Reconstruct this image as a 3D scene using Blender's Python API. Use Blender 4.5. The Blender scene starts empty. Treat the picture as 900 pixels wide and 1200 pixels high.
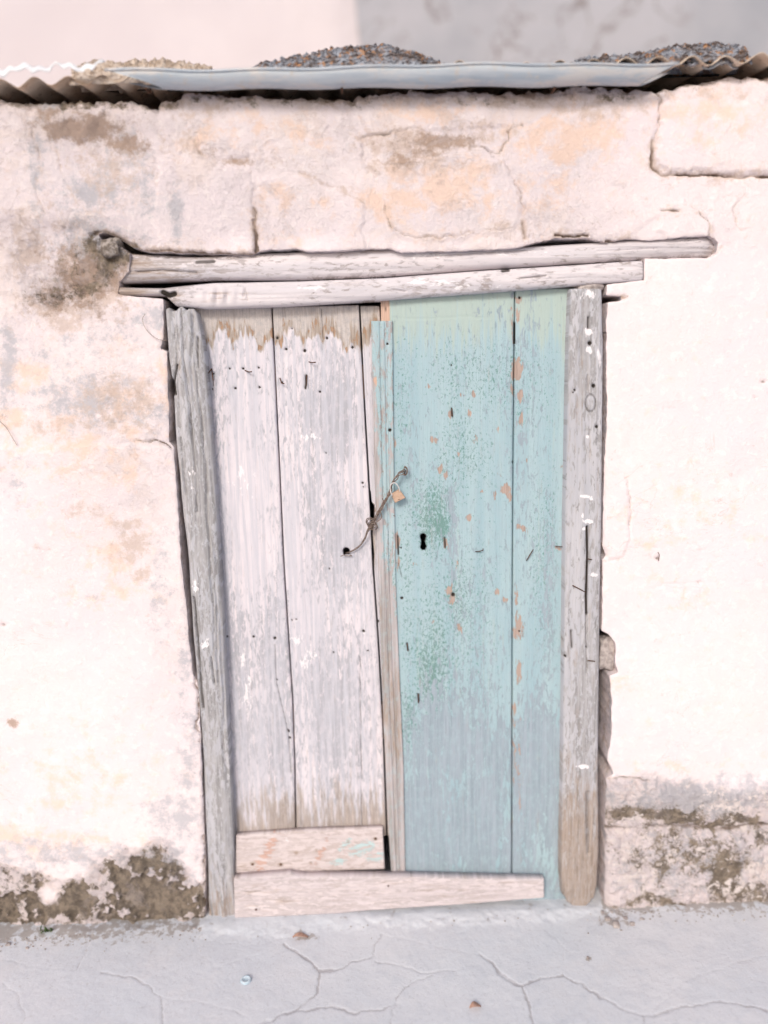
import bpy, math, random
import numpy as np
from mathutils import Matrix, Vector

random.seed(7)
scene = bpy.context.scene
col = scene.collection

# ------------------------------------------------------------------ camera
FPX = 905.0                      # focal length, in pixels of a 900 x 1200 frame
PITCH, YAW, ROLL = math.radians(9.9), math.radians(-1.0), math.radians(-1.28)
CAM = Vector((0.0, -2.12, 1.62))
ROT = Matrix.Rotation(YAW, 3, 'Z') @ Matrix.Rotation(math.pi / 2 - PITCH, 3, 'X') @ Matrix.Rotation(ROLL, 3, 'Z')
cam_data = bpy.data.cameras.new('camera')
cam = bpy.data.objects.new('camera', cam_data)
col.objects.link(cam)
cam.matrix_world = Matrix.Translation(CAM) @ ROT.to_4x4()
cam_data.sensor_fit = 'HORIZONTAL'
cam_data.sensor_width = 36.0
cam_data.lens = 36.0 * FPX / 900.0
cam_data.clip_start = 0.05
cam_data.clip_end = 500.0
cam_data.dof.use_dof = True
cam_data.dof.focus_distance = 2.14
cam_data.dof.aperture_fstop = 0.62
scene.camera = cam

# ------------------------------------------------------------------ light
SUN_EL, SUN_AZ = math.radians(31), math.radians(198)     # azimuth clockwise from +Y
world = bpy.data.worlds.new('World')
scene.world = world
world.use_nodes = True
wn = world.node_tree
sky = wn.nodes.new('ShaderNodeTexSky')
sky.sky_type = 'NISHITA'
sky.sun_disc = False
sky.sun_elevation = SUN_EL
sky.sun_rotation = SUN_AZ
sky.air_density = 1.0
sky.dust_density = 3.0
wn.links.new(sky.outputs[0], wn.nodes['Background'].inputs[0])
wn.nodes['Background'].inputs[1].default_value = 0.10
sd = bpy.data.lights.new('sun', 'SUN')
sd.energy = 1.5
sd.angle = math.radians(13)
sd.color = (1.0, 0.95, 0.90)
sun = bpy.data.objects.new('sun', sd)
col.objects.link(sun)
dirv = Vector((math.sin(SUN_AZ) * math.cos(SUN_EL), math.cos(SUN_AZ) * math.cos(SUN_EL), math.sin(SUN_EL)))
sun.rotation_euler = dirv.to_track_quat('Z', 'Y').to_euler()
sun.location = dirv * 10
scene.view_settings.view_transform = 'Standard'
scene.view_settings.look = 'None'
scene.view_settings.exposure = 0.36
scene.view_settings.gamma = 1.0
scene.render.resolution_x, scene.render.resolution_y = 768, 1024

# ------------------------------------------------------------------ map between the survey grid and the place
RN = np.array(ROT)
CN = np.array(CAM)
def unproj(px, py, Y):
    """survey mark (px, py) -> point on the vertical plane y = Y"""
    px = np.asarray(px, float); py = np.asarray(py, float)
    d = np.stack([(px - 450) / FPX, -(py - 600) / FPX, -np.ones_like(px * py)], -1) @ RN.T
    t = (Y - CN[1]) / d[..., 1]
    return CN + d * t[..., None]
def unproj_z(px, py, Z):
    px = np.asarray(px, float); py = np.asarray(py, float)
    d = np.stack([(px - 450) / FPX, -(py - 600) / FPX, -np.ones_like(px * py)], -1) @ RN.T
    t = (Z - CN[2]) / d[..., 2]
    return CN + d * t[..., None]
def proj(p):
    q = (p - CN) @ RN
    w = np.maximum(-q[..., 2], 1e-3)
    return 450 + FPX * q[..., 0] / w, 600 - FPX * q[..., 1] / w
def P(px, py, Y=0.0):
    return Vector(unproj(px, py, Y))
def G(px, py, Z=0.0):
    return Vector(unproj_z(px, py, Z))

# ------------------------------------------------------------------ numpy noise
def _h(i, j, s):
    n = (i.astype(np.int64) * 374761393 + j.astype(np.int64) * 668265263 + s * 1442695041) & 0xffffffff
    n = ((n ^ (n >> 13)) * 1274126177) & 0xffffffff
    return ((n ^ (n >> 16)) & 0xffff) / 65535.0
def vn(x, y, s=0):
    xi = np.floor(x); yi = np.floor(y)
    fx = x - xi; fy = y - yi
    fx = fx * fx * (3 - 2 * fx); fy = fy * fy * (3 - 2 * fy)
    a = _h(xi, yi, s); b = _h(xi + 1, yi, s); c = _h(xi, yi + 1, s); d = _h(xi + 1, yi + 1, s)
    return (a + (b - a) * fx) * (1 - fy) + (c + (d - c) * fx) * fy
def fbm(x, y, s=0, o=4, r=0.5):
    t = 0; a = 1; n = 0
    for k in range(o):
        t = t + a * vn(x, y, s + k * 17); n += a
        a *= r; x = x * 2.03 + 11.3; y = y * 2.03 + 5.7
    return t / n                                             # 0..1
def sst(a, b, x):
    t = np.clip((x - a) / (b - a), 0, 1)
    return t * t * (3 - 2 * t)
def interp(pts, t):
    a = np.array(pts, float)
    return np.interp(t, a[:, 0], a[:, 1])
def seg_dist(px, py, pts):
    d = np.full(np.shape(px), 1e9)
    for (ax, ay), (bx, by) in zip(pts[:-1], pts[1:]):
        vx, vy = bx - ax, by - ay
        L = max(vx * vx + vy * vy, 1e-9)
        t = np.clip(((px - ax) * vx + (py - ay) * vy) / L, 0, 1)
        d = np.minimum(d, np.hypot(px - ax - t * vx, py - ay - t * vy))
    return d
def inside(px, py, poly):
    c = np.zeros(np.shape(px), bool)
    n = len(poly)
    for i in range(n):
        x1, y1 = poly[i]; x2, y2 = poly[(i + 1) % n]
        if y1 == y2: continue
        cond = ((y1 > py) != (y2 > py)) & (px < (x2 - x1) * (py - y1) / (y2 - y1) + x1)
        c ^= cond
    return c
def sdf(px, py, poly):
    """negative inside"""
    d = seg_dist(px, py, list(poly) + [poly[0]])
    return np.where(inside(px, py, poly), -d, d)
def blobs(px, py, L):
    m = np.zeros(np.shape(px))
    for cx, cy, rx, ry, a in L:
        m = np.maximum(m, a * np.exp(-((px - cx) / rx) ** 2 - ((py - cy) / ry) ** 2))
    return m

# ------------------------------------------------------------------ object helpers
def tag(o, label=None, cat=None, group=None, kind=None):
    if label: o['label'] = label
    if cat: o['category'] = cat
    if group: o['group'] = group
    if kind: o['kind'] = kind
    return o
def empty(name, loc, label, cat, group=None):
    o = bpy.data.objects.new(name, None)
    o.location = loc
    o.empty_display_size = 0.1
    col.objects.link(o)
    return tag(o, label, cat, group)
def world_loc(o):
    v = Vector((0, 0, 0))
    while o is not None:
        v = v + Vector(o.location); o = o.parent
    return v
def mesh_obj(name, V, F, mat, parent=None, origin=None, attrs=None, smooth=True):
    """V: (n,3) world coordinates, F: list of faces or (m,4) array"""
    V = np.asarray(V, float)
    base = world_loc(parent) if parent is not None else Vector((0, 0, 0))
    if origin is None: origin = base
    org = np.array(origin)
    me = bpy.data.meshes.new(name)
    if isinstance(F, np.ndarray):
        n = len(F)
        me.vertices.add(len(V)); me.vertices.foreach_set('co', (V - org).astype(np.float32).ravel())
        me.loops.add(n * 4); me.loops.foreach_set('vertex_index', F.astype(np.int32).ravel())
        me.polygons.add(n)
        me.polygons.foreach_set('loop_start', np.arange(0, n * 4, 4, dtype=np.int32))
        me.update(calc_edges=True)
    else:
        me.from_pydata([tuple(v) for v in (V - org)], [], [tuple(int(i) for i in f) for f in F])
        me.update()
    me.polygons.foreach_set('use_smooth', [smooth] * len(me.polygons))
    if attrs is None: attrs = {}
    attrs = dict(attrs)
    if 'guv' not in attrs:
        g = V.copy(); attrs['guv'] = g[:, [0, 2, 1]]
    for k, a in attrs.items():
        if a.shape[1] == 3:
            at = me.attributes.new(k, 'FLOAT_VECTOR', 'POINT'); at.data.foreach_set('vector', a.astype(np.float32).ravel())
        else:
            at = me.attributes.new(k, 'FLOAT_COLOR', 'POINT'); at.data.foreach_set('color', a.astype(np.float32).ravel())
    if mat: me.materials.append(mat)
    me.validate()
    o = bpy.data.objects.new(name, me)
    col.objects.link(o)
    o.location = Vector(origin) - base
    if parent is not None: o.parent = parent
    return o

def grid_faces(nr, nc):
    i = np.arange(nr - 1)[:, None] * nc + np.arange(nc - 1)[None, :]
    i = i.ravel()
    return np.stack([i, i + nc, i + nc + 1, i + 1], -1)      # rows go DOWN the wall: faces look to -Y

def slab(name, parent, mat, e0, e1, t0, t1, horiz=False, Yf=0.0, thick=0.03, nu=20, nv=200, disp=None, masks=None,
         rnd=0.006, seed=0, bulge=0.0, tilt=0.0, cut=None):
    """a board / post / beam. e0, e1: its two long edges (survey marks), t0, t1 its ends (numbers or functions of u)"""
    u = np.linspace(0, 1, nu)[None, :]; v = np.linspace(0, 1, nv)[:, None]
    a = t0(u) if callable(t0) else np.full_like(u, t0)
    b = t1(u) if callable(t1) else np.full_like(u, t1)
    T = a + v * (b - a)
    lo = interp(e0, T); hi = interp(e1, T)
    S = lo + (hi - lo) * u
    px, py = (T, S) if horiz else (S, T)
    if horiz:                                                # keep rows going down, columns going right
        px, py = px.T, py.T
        uu = np.broadcast_to(u.T, px.shape); vv = np.broadcast_to(v.T, px.shape)
    else:
        uu = np.broadcast_to(u, px.shape); vv = np.broadcast_to(v, px.shape)
    W = unproj(px, py, Yf)
    nr, nc = px.shape
    if horiz:
        um = W[..., 2]; vm = W[..., 0]
    else:
        um = W[..., 0]; vm = W[..., 2]
    wid = abs(um.max() - um.min()) if not horiz else abs(unproj(px[:, nc // 2], py[:, nc // 2], Yf)[[0, -1], 2].ptp() if False else (um[0, nc // 2] - um[-1, nc // 2]))
    if not horiz: wid = abs(um[nr // 2, 0] - um[nr // 2, -1])
    length = abs(vm.max() - vm.min())
    du = np.minimum(uu, 1 - uu) * wid
    dv = np.minimum(vv, 1 - vv) * length
    d = np.zeros(px.shape)
    for q in (du, dv):
        k = np.clip(1 - q / rnd, 0, 1)
        d = d + rnd * 0.6 * (1 - np.sqrt(np.maximum(1 - k * k, 0)))
    d = d + bulge * (2 * uu - 1) ** 2 + tilt * vv
    if disp is not None: d = d + disp(px, py, uu, um, vm)
    W[..., 1] += d
    # slide along the line of sight is not wanted: only y moves
    V = W.reshape(-1, 3)
    F = grid_faces(nr, nc)
    if cut is not None:
        cm = cut(px, py).ravel()
        F = F[cm[F].mean(1) < 0.5]
    idx = np.arange(nr * nc).reshape(nr, nc)
    ring = np.concatenate([idx[0, :], idx[1:, -1], idx[-1, -2::-1], idx[-2:0:-1, 0]])
    back = V[ring].copy(); back[:, 1] = Yf + thick
    nb = len(V)
    V2 = np.concatenate([V, back])
    n = len(ring)
    k = np.arange(n); k2 = (k + 1) % n
    side = np.stack([ring[k], ring[k2], nb + k2, nb + k], -1)
    # back strip: pair the top row and bottom row and the sides by a fan of quads
    bt = nb + np.arange(nc); bb = nb + (nc - 1) + (nr - 1) + (nc - 1) - np.arange(nc)
    bk = np.stack([bt[:-1], bt[1:], bb[1:], bb[:-1]], -1)
    F = np.concatenate([F, side, bk]) if cut is None else np.concatenate([F, side])
    guv = np.stack([um + seed * 3.17, vm, d], -1).reshape(-1, 3)
    guv = np.concatenate([guv, guv[ring] + np.array([0, 0, 0.03])])
    at = {'guv': guv}
    m = masks(px, py, uu, um, vm) if masks else {}
    m1 = np.zeros((nr * nc, 4)); m2 = np.zeros((nr * nc, 4))
    for key, val in m.items():
        tgt, ch = {'peel': (m1, 0), 'brown': (m1, 1), 'green': (m1, 2), 'chip': (m1, 3),
                   'dark': (m2, 0), 'bare': (m2, 1), 'white': (m2, 2), 'grey': (m2, 3)}[key]
        tgt[:, ch] = np.broadcast_to(val, px.shape).ravel()
    at['m1'] = np.concatenate([m1, m1[ring]]); at['m2'] = np.concatenate([m2, m2[ring]])
    return mesh_obj(name, V2, F, mat, parent, attrs=at)

def tube(name, pts, rad, mat, parent=None, nseg=8, origin=None, closed_caps=True):
    pts = [Vector(p) for p in pts]
    V = []; F = []
    up = Vector((0.13, 0.2, 1)).normalized()
    for i, p in enumerate(pts):
        t = (pts[min(i + 1, len(pts) - 1)] - pts[max(i - 1, 0)]).normalized()
        a = t.cross(up)
        if a.length < 0.05: a = t.cross(Vector((1, 0.1, 0)))
        a.normalize(); b = t.cross(a).normalized()
        r = rad[i] if isinstance(rad, (list, tuple)) else rad
        for k in range(nseg):
            th = 2 * math.pi * k / nseg
            V.append(p + (a * math.cos(th) + b * math.sin(th)) * r)
    for i in range(len(pts) - 1):
        for k in range(nseg):
            k2 = (k + 1) % nseg
            F.append((i * nseg + k, i * nseg + k2, (i + 1) * nseg + k2, (i + 1) * nseg + k))
    F.append(tuple(range(nseg))[::-1]); F.append(tuple(range((len(pts) - 1) * nseg, len(pts) * nseg)))
    return mesh_obj(name, np.array(V), F, mat, parent, origin=origin)

def smooth_path(pts, n=6):
    pts = [Vector(p) for p in pts]
    out = []
    for i in range(len(pts) - 1):
        p0 = pts[max(i - 1, 0)]; p1 = pts[i]; p2 = pts[i + 1]; p3 = pts[min(i + 2, len(pts) - 1)]
        for k in range(n):
            t = k / n
            out.append(0.5 * ((2 * p1) + (p2 - p0) * t + (2 * p0 - 5 * p1 + 4 * p2 - p3) * t * t + (3 * p1 - p0 - 3 * p2 + p3) * t ** 3))
    out.append(pts[-1])
    return out

def rock(name, centre, size, mat, parent=None, seed=0, rough=0.25, origin=None, div=3, kind=None):
    """an uneven stone: a subdivided cube pushed onto a lumpy ball"""
    n = 2 ** div
    V = []; F = []; index = {}
    def vert(p):
        key = tuple(round(c, 5) for c in p)
        if key not in index:
            index[key] = len(V)
            q = np.array(p, float)
            q = q * 0.45 + 0.55 * q / max(np.linalg.norm(q), 1e-6) * 1.15
            V.append(q)
        return index[key]
    for ax in range(3):
        for s in (-1, 1):
            for i in range(n):
                for j in range(n):
                    c = []
                    for (di, dj) in ((0, 0), (1, 0), (1, 1), (0, 1)):
                        p = [0, 0, 0]
                        p[ax] = s
                        p[(ax + 1) % 3] = -1 + 2 * (i + di) / n
                        p[(ax + 2) % 3] = -1 + 2 * (j + dj) / n
                        c.append(vert(p))
                    F.append(c if s > 0 else c[::-1])
    V = np.array(V)
    nn = fbm(V[:, 0] * 1.6 + seed * 3.1 + 9, V[:, 1] * 1.6 + V[:, 2] * 1.3 + seed + 9, seed, 3)
    V = V * (1 + (nn[:, None] - 0.5) * 2 * rough)
    V = V * np.array(size) * 0.5 + np.array(centre)
    return mesh_obj(name, V, F, mat, parent, origin=origin)

# ------------------------------------------------------------------ node helpers
class NT:
    def __init__(s, name):
        s.m = bpy.data.materials.new(name); s.m.use_nodes = True
        s.t = s.m.node_tree; s.b = s.t.nodes['Principled BSDF']
        s.g = s.attr('guv', 'Vector')
    def node(s, ty, **kw):
        n = s.t.nodes.new(ty)
        for k, v in kw.items(): setattr(n, k, v)
        return n
    def link(s, a, b): s.t.links.new(a, b)
    def put(s, sock, v):
        if isinstance(v, bpy.types.NodeSocket): s.link(v, sock)
        elif v is not None:
            if isinstance(v, (tuple, list)) and len(v) == 3 and sock.type == 'RGBA': v = (*v, 1)
            sock.default_value = v
    def attr(s, name, out):
        n = s.node('ShaderNodeAttribute'); n.attribute_name = name
        return n.outputs[out]
    def masks(s, name):
        n = s.node('ShaderNodeAttribute'); n.attribute_name = name
        sp = s.node('ShaderNodeSeparateColor'); s.link(n.outputs['Color'], sp.inputs[0])
        return sp.outputs[0], sp.outputs[1], sp.outputs[2], n.outputs['Alpha']
    def scale(s, v, sc, off=(0, 0, 0)):
        n = s.node('ShaderNodeMapping'); s.link(v, n.inputs['Vector'])
        n.inputs['Scale'].default_value = sc; n.inputs['Location'].default_value = off
        return n.outputs[0]
    def noise(s, sc, detail=5, rough=0.6, vec=None, st=None, dist=0.0, off=(0, 0, 0)):
        n = s.node('ShaderNodeTexNoise')
        v = vec or s.g
        v = s.scale(v, st or (1, 1, 1), off)
        s.link(v, n.inputs['Vector'])
        n.inputs['Scale'].default_value = sc; n.inputs['Detail'].default_value = detail
        n.inputs['Roughness'].default_value = rough; n.inputs['Distortion'].default_value = dist
        return n.outputs['Fac']
    def voro(s, sc, feature='F1', vec=None, st=(1, 1, 1)):
        n = s.node('ShaderNodeTexVoronoi', feature=feature)
        s.link(s.scale(vec or s.g, st), n.inputs['Vector']); n.inputs['Scale'].default_value = sc
        return n.outputs['Distance']
    def math(s, op, a, b=None, c=None, clamp=False):
        n = s.node('ShaderNodeMath', operation=op, use_clamp=clamp)
        s.put(n.inputs[0], a)
        if b is not None: s.put(n.inputs[1], b)
        if c is not None: s.put(n.inputs[2], c)
        return n.outputs[0]
    def ramp(s, x, a, b, lo=0.0, hi=1.0):
        n = s.node('ShaderNodeMapRange', interpolation_type='SMOOTHSTEP')
        s.put(n.inputs[0], x)
        n.inputs[1].default_value = a; n.inputs[2].default_value = b
        n.inputs[3].default_value = lo; n.inputs[4].default_value = hi
        return n.outputs[0]
    def thr(s, mask, noise, w=0.06, amp=1.0, mid=0.5, raw=False):
        """mask broken up by noise: mask 0 -> none, 1 -> all"""
        amp = min(amp, 0.95)
        noise = s.ramp(noise, 0.27, 0.73) if not raw else noise
        x = s.math('MULTIPLY_ADD', noise, amp, mask)         # mask + noise*amp
        return s.ramp(x, mid + amp * 0.5 - w, mid + amp * 0.5 + w)
    def mix(s, f, a, b, mode='MIX'):
        n = s.node('ShaderNodeMix', data_type='RGBA', blend_type=mode)
        s.put(n.inputs[0], f); s.put(n.inputs[6], a); s.put(n.inputs[7], b)
        return n.outputs[2]
    def bump(s, h, dist=0.002, strength=1.0, prev=None):
        n = s.node('ShaderNodeBump'); s.put(n.inputs['Height'], h)
        n.inputs['Distance'].default_value = dist; n.inputs['Strength'].default_value = strength
        if prev: s.link(prev, n.inputs['Normal'])
        return n.outputs[0]
    def done(s, colour, rough=0.85, normal=None, metal=0.0, spec=0.3):
        s.put(s.b.inputs['Base Color'], colour); s.put(s.b.inputs['Roughness'], rough)
        s.put(s.b.inputs['Metallic'], metal); s.b.inputs['Specular IOR Level'].default_value = spec
        if normal: s.link(normal, s.b.inputs['Normal'])
        return s.m

# ------------------------------------------------------------------ materials
def plaster_material():
    s = NT('lime_plaster')
    brown, grey, peach, olive = s.masks('m1')
    crack, tan, rough, white = s.masks('m2')
    n1 = s.noise(2.2, 6, 0.6); n2 = s.noise(9, 8, 0.65, off=(3, 1, 0)); n3 = s.noise(34, 8, 0.7, off=(1, 7, 0)); n4 = s.noise(130, 5, 0.7)
    wr = s.ramp(rough, 0.05, 0.45)
    c = s.mix(s.ramp(n1, 0.35, 0.65), (0.78, 0.69, 0.715), (0.82, 0.72, 0.725))
    c = s.mix(s.math('MULTIPLY', s.ramp(s.noise(9, 9, 0.72, off=(3, 1, 0)), 0.45, 0.60, 0, 0.34), s.math('MULTIPLY_ADD', wr, 0.8, 0.2)), c, (0.70, 0.64, 0.655))
    c = s.mix(s.math('MULTIPLY', s.ramp(s.noise(5, 9, 0.68, off=(8, 2, 0), dist=0.7), 0.50, 0.60, 0, 0.5), s.math('MULTIPLY_ADD', wr, 0.8, 0.2)), c, (0.80, 0.68, 0.635))
    hair = s.math('ABSOLUTE', s.math('SUBTRACT', s.noise(4.5, 5, 0.6, dist=1.0, off=(6, 3, 0)), 0.5))
    hair = s.math('MULTIPLY', s.ramp(hair, 0.0, 0.006, 1, 0), s.ramp(s.noise(2.5, 3, 0.5, off=(1, 1, 0)), 0.5, 0.6))
    c = s.mix(s.math('MULTIPLY', hair, 0.4), c, (0.52, 0.42, 0.38))
    fl = s.ramp(n3, 0.54, 0.60, 0, 0.6)
    c = s.mix(fl, c, (0.86, 0.775, 0.775))
    c = s.mix(s.math('MULTIPLY', s.thr(peach, s.noise(16, 9, 0.7, off=(9, 5, 0)), 0.3, 1.2), 0.8), c, (0.82, 0.61, 0.50))
    sp = s.math('MULTIPLY', s.ramp(n4, 0.62, 0.72), s.ramp(n2, 0.5, 0.62))
    c = s.mix(s.math('MULTIPLY', sp, 0.35), c, (0.55, 0.48, 0.46))
    c = s.mix(s.math('MULTIPLY', s.thr(grey, s.noise(22, 10, 0.78, off=(2, 3, 0)), 0.28, 1.4), 0.72), c, (0.44, 0.44, 0.48))
    c = s.mix(s.math('MULTIPLY', s.thr(tan, s.noise(24, 10, 0.78, off=(7, 3, 0)), 0.25, 1.3), 0.68), c, (0.60, 0.47, 0.40))
    c = s.mix(s.math('MULTIPLY', s.thr(brown, s.noise(26, 10, 0.8, off=(5, 5, 0)), 0.25, 1.5), 0.85), c, (0.42, 0.30, 0.235))
    oc = s.mix(s.ramp(s.noise(30, 9, 0.75, off=(1, 1, 4)), 0.4, 0.62), (0.14, 0.11, 0.08), (0.33, 0.265, 0.20))
    c = s.mix(s.math('MULTIPLY', s.thr(olive, s.noise(24, 10, 0.8, off=(2, 9, 0)), 0.18, 1.3), 0.93), c, oc)
    c = s.mix(s.thr(white, n3, 0.1, 1.2), c, (0.84, 0.75, 0.73))
    fk = s.noise(1, 10, 0.78, st=(17, 17, 17), off=(2, 2, 0), dist=0.6)
    fm = s.math('MULTIPLY', s.ramp(s.noise(3.2, 4, 0.6, off=(7, 7, 0)), 0.42, 0.56), wr)
    flake = s.math('MULTIPLY', s.ramp(fk, 0.535, 0.55), fm)
    c = s.mix(s.math('MULTIPLY', flake, 0.22), c, (0.60, 0.53, 0.535))
    spt = s.math('MULTIPLY', s.ramp(s.noise(230, 4, 0.8, off=(1, 3, 0)), 0.66, 0.72), s.ramp(n2, 0.42, 0.6))
    c = s.mix(s.math('MULTIPLY', spt, 0.55), c, (0.36, 0.29, 0.26))
    c = s.mix(s.ramp(crack, 0.3, 1.0, 0, 0.85), c, (0.18, 0.13, 0.10))
    h = s.math('MULTIPLY_ADD', n4, 0.45, s.math('MULTIPLY_ADD', n3, 0.5, s.math('MULTIPLY', n2, 0.4)))
    nrm = s.bump(h, 0.010, 0.5)
    nrm = s.bump(s.noise(420, 3, 0.8), 0.0010, 0.45, nrm)
    nrm = s.bump(s.math('SUBTRACT', 1.0, flake), 0.0012, 0.6, nrm)
    nrm = s.bump(s.math('MULTIPLY', s.math('MULTIPLY', s.noise(75, 8, 0.75), rough), 1.0), 0.02, 0.8, nrm)
    return s.done(c, 0.92, nrm, spec=0.15)

def wood_material(name, paint, paint2, wood, wood2, chip=(0.62, 0.42, 0.33), green=(0.16, 0.36, 0.29), gscale=1.0, peel_scale=1.0, dot_amt=0.0, peel_w=0.05, greycol=None, browncol=(0.38, 0.28, 0.21)):
    s = NT(name)
    peel, brown, grn, chp = s.masks('m1')
    dark, bare, white, gry = s.masks('m2')
    fine = s.noise(1, 6, 0.65, st=(420 * gscale, 9, 0))
    mid = s.noise(1, 6, 0.6, st=(90 * gscale, 3.0, 0), dist=0.6)
    broad = s.noise(1, 4, 0.55, st=(22, 1.6, 0))
    fleck = s.noise(1, 8, 0.72, st=(95 * peel_scale, 26 * peel_scale, 0), dist=0.4)
    spk = s.noise(1, 9, 0.82, st=(150, 85, 0), dist=0.5)
    w = s.mix(s.ramp(mid, 0.35, 0.65), wood, wood2)
    w = s.mix(s.ramp(fine, 0.50, 0.66, 0, 0.38), w, tuple(x * 0.62 for x in wood))
    w = s.mix(s.ramp(s.noise(1, 8, 0.75, st=(60, 30, 0), off=(4, 4, 0)), 0.48, 0.60, 0, 0.35), w, paint2)
    p = s.mix(s.ramp(broad, 0.35, 0.65), paint, paint2)
    p = s.mix(s.ramp(fine, 0.52, 0.66, 0, 0.20), p, tuple(x * 0.72 for x in paint2))
    p = s.mix(s.ramp(s.noise(1, 9, 0.75, st=(40, 18, 0), off=(2, 4, 0)), 0.46, 0.60, 0, 0.4), p, tuple(0.5 * x + 0.5 * y for x, y in zip(paint2, wood2)))
    # grey worn paint
    p = s.mix(s.math('MULTIPLY', s.thr(gry, mid, 0.3, 1.2), 0.7), p, greycol or wood2)
    if dot_amt > 0:
        g = s.mix(s.ramp(broad, 0.4, 0.6), green, tuple(x * 0.72 + 0.05 for x in green))
        dots = s.thr(grn, spk, 0.05)
        p = s.mix(s.math('MULTIPLY', dots, 0.8), p, g)
        p = s.mix(s.math('MULTIPLY', s.ramp(grn, 0.55, 1.1), 0.3), p, tuple(0.5 * x + 0.5 * y for x, y in zip(paint, green)))
    pf = s.thr(peel, fleck, peel_w, 1.5)
    c = s.mix(pf, p, w)
    bf = s.thr(bare, s.noise(1, 9, 0.75, st=(90, 22, 0), off=(3, 9, 0)), 0.08, 0.6)
    bc = s.mix(s.ramp(fine, 0.4, 0.65), (0.56, 0.51, 0.49), (0.43, 0.38, 0.36))
    bc = s.mix(s.ramp(s.noise(1, 9, 0.8, st=(70, 60, 0), off=(6, 1, 0)), 0.46, 0.60, 0, 0.6), bc, (0.36, 0.34, 0.35))
    c = s.mix(bf, c, bc)
    c = s.mix(s.math('MULTIPLY', s.thr(brown, s.noise(1, 9, 0.72, st=(80, 9, 0), off=(1, 9, 0)), 0.3, 1.0), 0.7), c, s.mix(s.ramp(fine, 0.4, 0.65), browncol, tuple(x * .62 for x in browncol)))
    c = s.mix(s.thr(white, s.noise(1, 9, 0.7, st=(75, 26, 0)), 0.05, 1.0), c, (0.80, 0.76, 0.78))
    cf = s.thr(chp, fleck, 0.03, 0.9)
    c = s.mix(cf, c, s.mix(s.ramp(fine, 0.4, 0.7), chip, tuple(x * 0.7 for x in chip)))
    c = s.mix(s.ramp(dark, 0.25, 0.9, 0, 1.0), c, (0.035, 0.028, 0.024))
    h = s.math('MULTIPLY_ADD', pf, -0.35, s.math('MULTIPLY_ADD', fine, 0.6, mid))
    h = s.math('MULTIPLY_ADD', cf, -0.5, h)
    nrm = s.bump(h, 0.0022, 0.55)
    return s.done(c, s.ramp(pf, 0, 1, 0.62, 0.9), nrm, spec=0.25)

M_PLASTER = plaster_material()
M_WHITE = wood_material('worn_white_paint', (0.73, 0.665, 0.695), (0.65, 0.605, 0.65), (0.40, 0.395, 0.435), (0.52, 0.515, 0.57), chip=(0.42, 0.275, 0.19), browncol=(0.37, 0.29, 0.225), peel_w=0.20)
M_BLUE = wood_material('worn_blue_paint', (0.318, 0.448, 0.50), (0.368, 0.492, 0.532), (0.28, 0.345, 0.395), (0.335, 0.39, 0.45), chip=(0.45, 0.345, 0.30), green=(0.10, 0.24, 0.20), dot_amt=1.0, greycol=(0.42, 0.49, 0.43))
M_STRIP = wood_material('worn_blue_stile', (0.345, 0.475, 0.51), (0.39, 0.50, 0.54), (0.33, 0.30, 0.29), (0.50, 0.45, 0.46), green=(0.13, 0.32, 0.26), dot_amt=1.0)
M_POST = wood_material('weathered_grey_wood', (0.43, 0.43, 0.47), (0.51, 0.50, 0.53), (0.28, 0.27, 0.275), (0.44, 0.425, 0.44), gscale=0.8)
M_LINTEL = wood_material('whitewashed_beam', (0.70, 0.64, 0.655), (0.60, 0.565, 0.60), (0.38, 0.33, 0.32), (0.55, 0.51, 0.53), gscale=0.7)
M_BOARD = wood_material('pale_pink_board', (0.68, 0.60, 0.605), (0.62, 0.55, 0.57), (0.50, 0.44, 0.44), (0.60, 0.53, 0.54), gscale=0.7)

def simple(name, c1, c2, sc=20, rough=0.7, metal=0.0, bump=0.002, spec=0.3, lo=0.4, hi=0.6, detail=6):
    s = NT(name)
    n = s.noise(sc, detail, 0.65)
    return s.done(s.mix(s.ramp(n, lo, hi), c1, c2), rough, s.bump(s.noise(sc * 3, 6, 0.7), bump, 0.6), metal, spec)
M_RUST = simple('rusty_iron', (0.16, 0.075, 0.04), (0.06, 0.035, 0.03), 300, 0.85, 0.2)
M_WIRE = simple('tarnished_wire', (0.30, 0.24, 0.21), (0.16, 0.11, 0.09), 200, 0.6, 0.5)
M_BRASS = simple('dull_brass', (0.55, 0.38, 0.28), (0.45, 0.31, 0.23), 90, 0.45, 0.3)
M_STEEL = simple('shackle_steel', (0.74, 0.70, 0.69), (0.60, 0.55, 0.53), 90, 0.4, 0.3)
M_STONE = simple('grey_stone', (0.36, 0.31, 0.30), (0.55, 0.49, 0.47), 60, 0.95, 0, 0.01)
M_LICHEN = simple('lichened_stone', (0.16, 0.13, 0.11), (0.42, 0.37, 0.34), 70, 0.95, 0, 0.008)
M_STRAW = simple('dry_straw', (0.42, 0.33, 0.28), (0.26, 0.20, 0.17), 100, 0.9)
M_CAP = simple('pale_blue_cap', (0.48, 0.60, 0.68), (0.58, 0.66, 0.72), 120, 0.5)
M_LEAF = simple('dry_leaf', (0.60, 0.36, 0.27), (0.45, 0.28, 0.22), 120, 0.8)
M_WEED = simple('green_weed', (0.10, 0.17, 0.06), (0.16, 0.24, 0.09), 120, 0.7)
M_ROOM = simple('dark_room_plaster', (0.20, 0.18, 0.16), (0.26, 0.23, 0.21), 4, 0.95)

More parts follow.
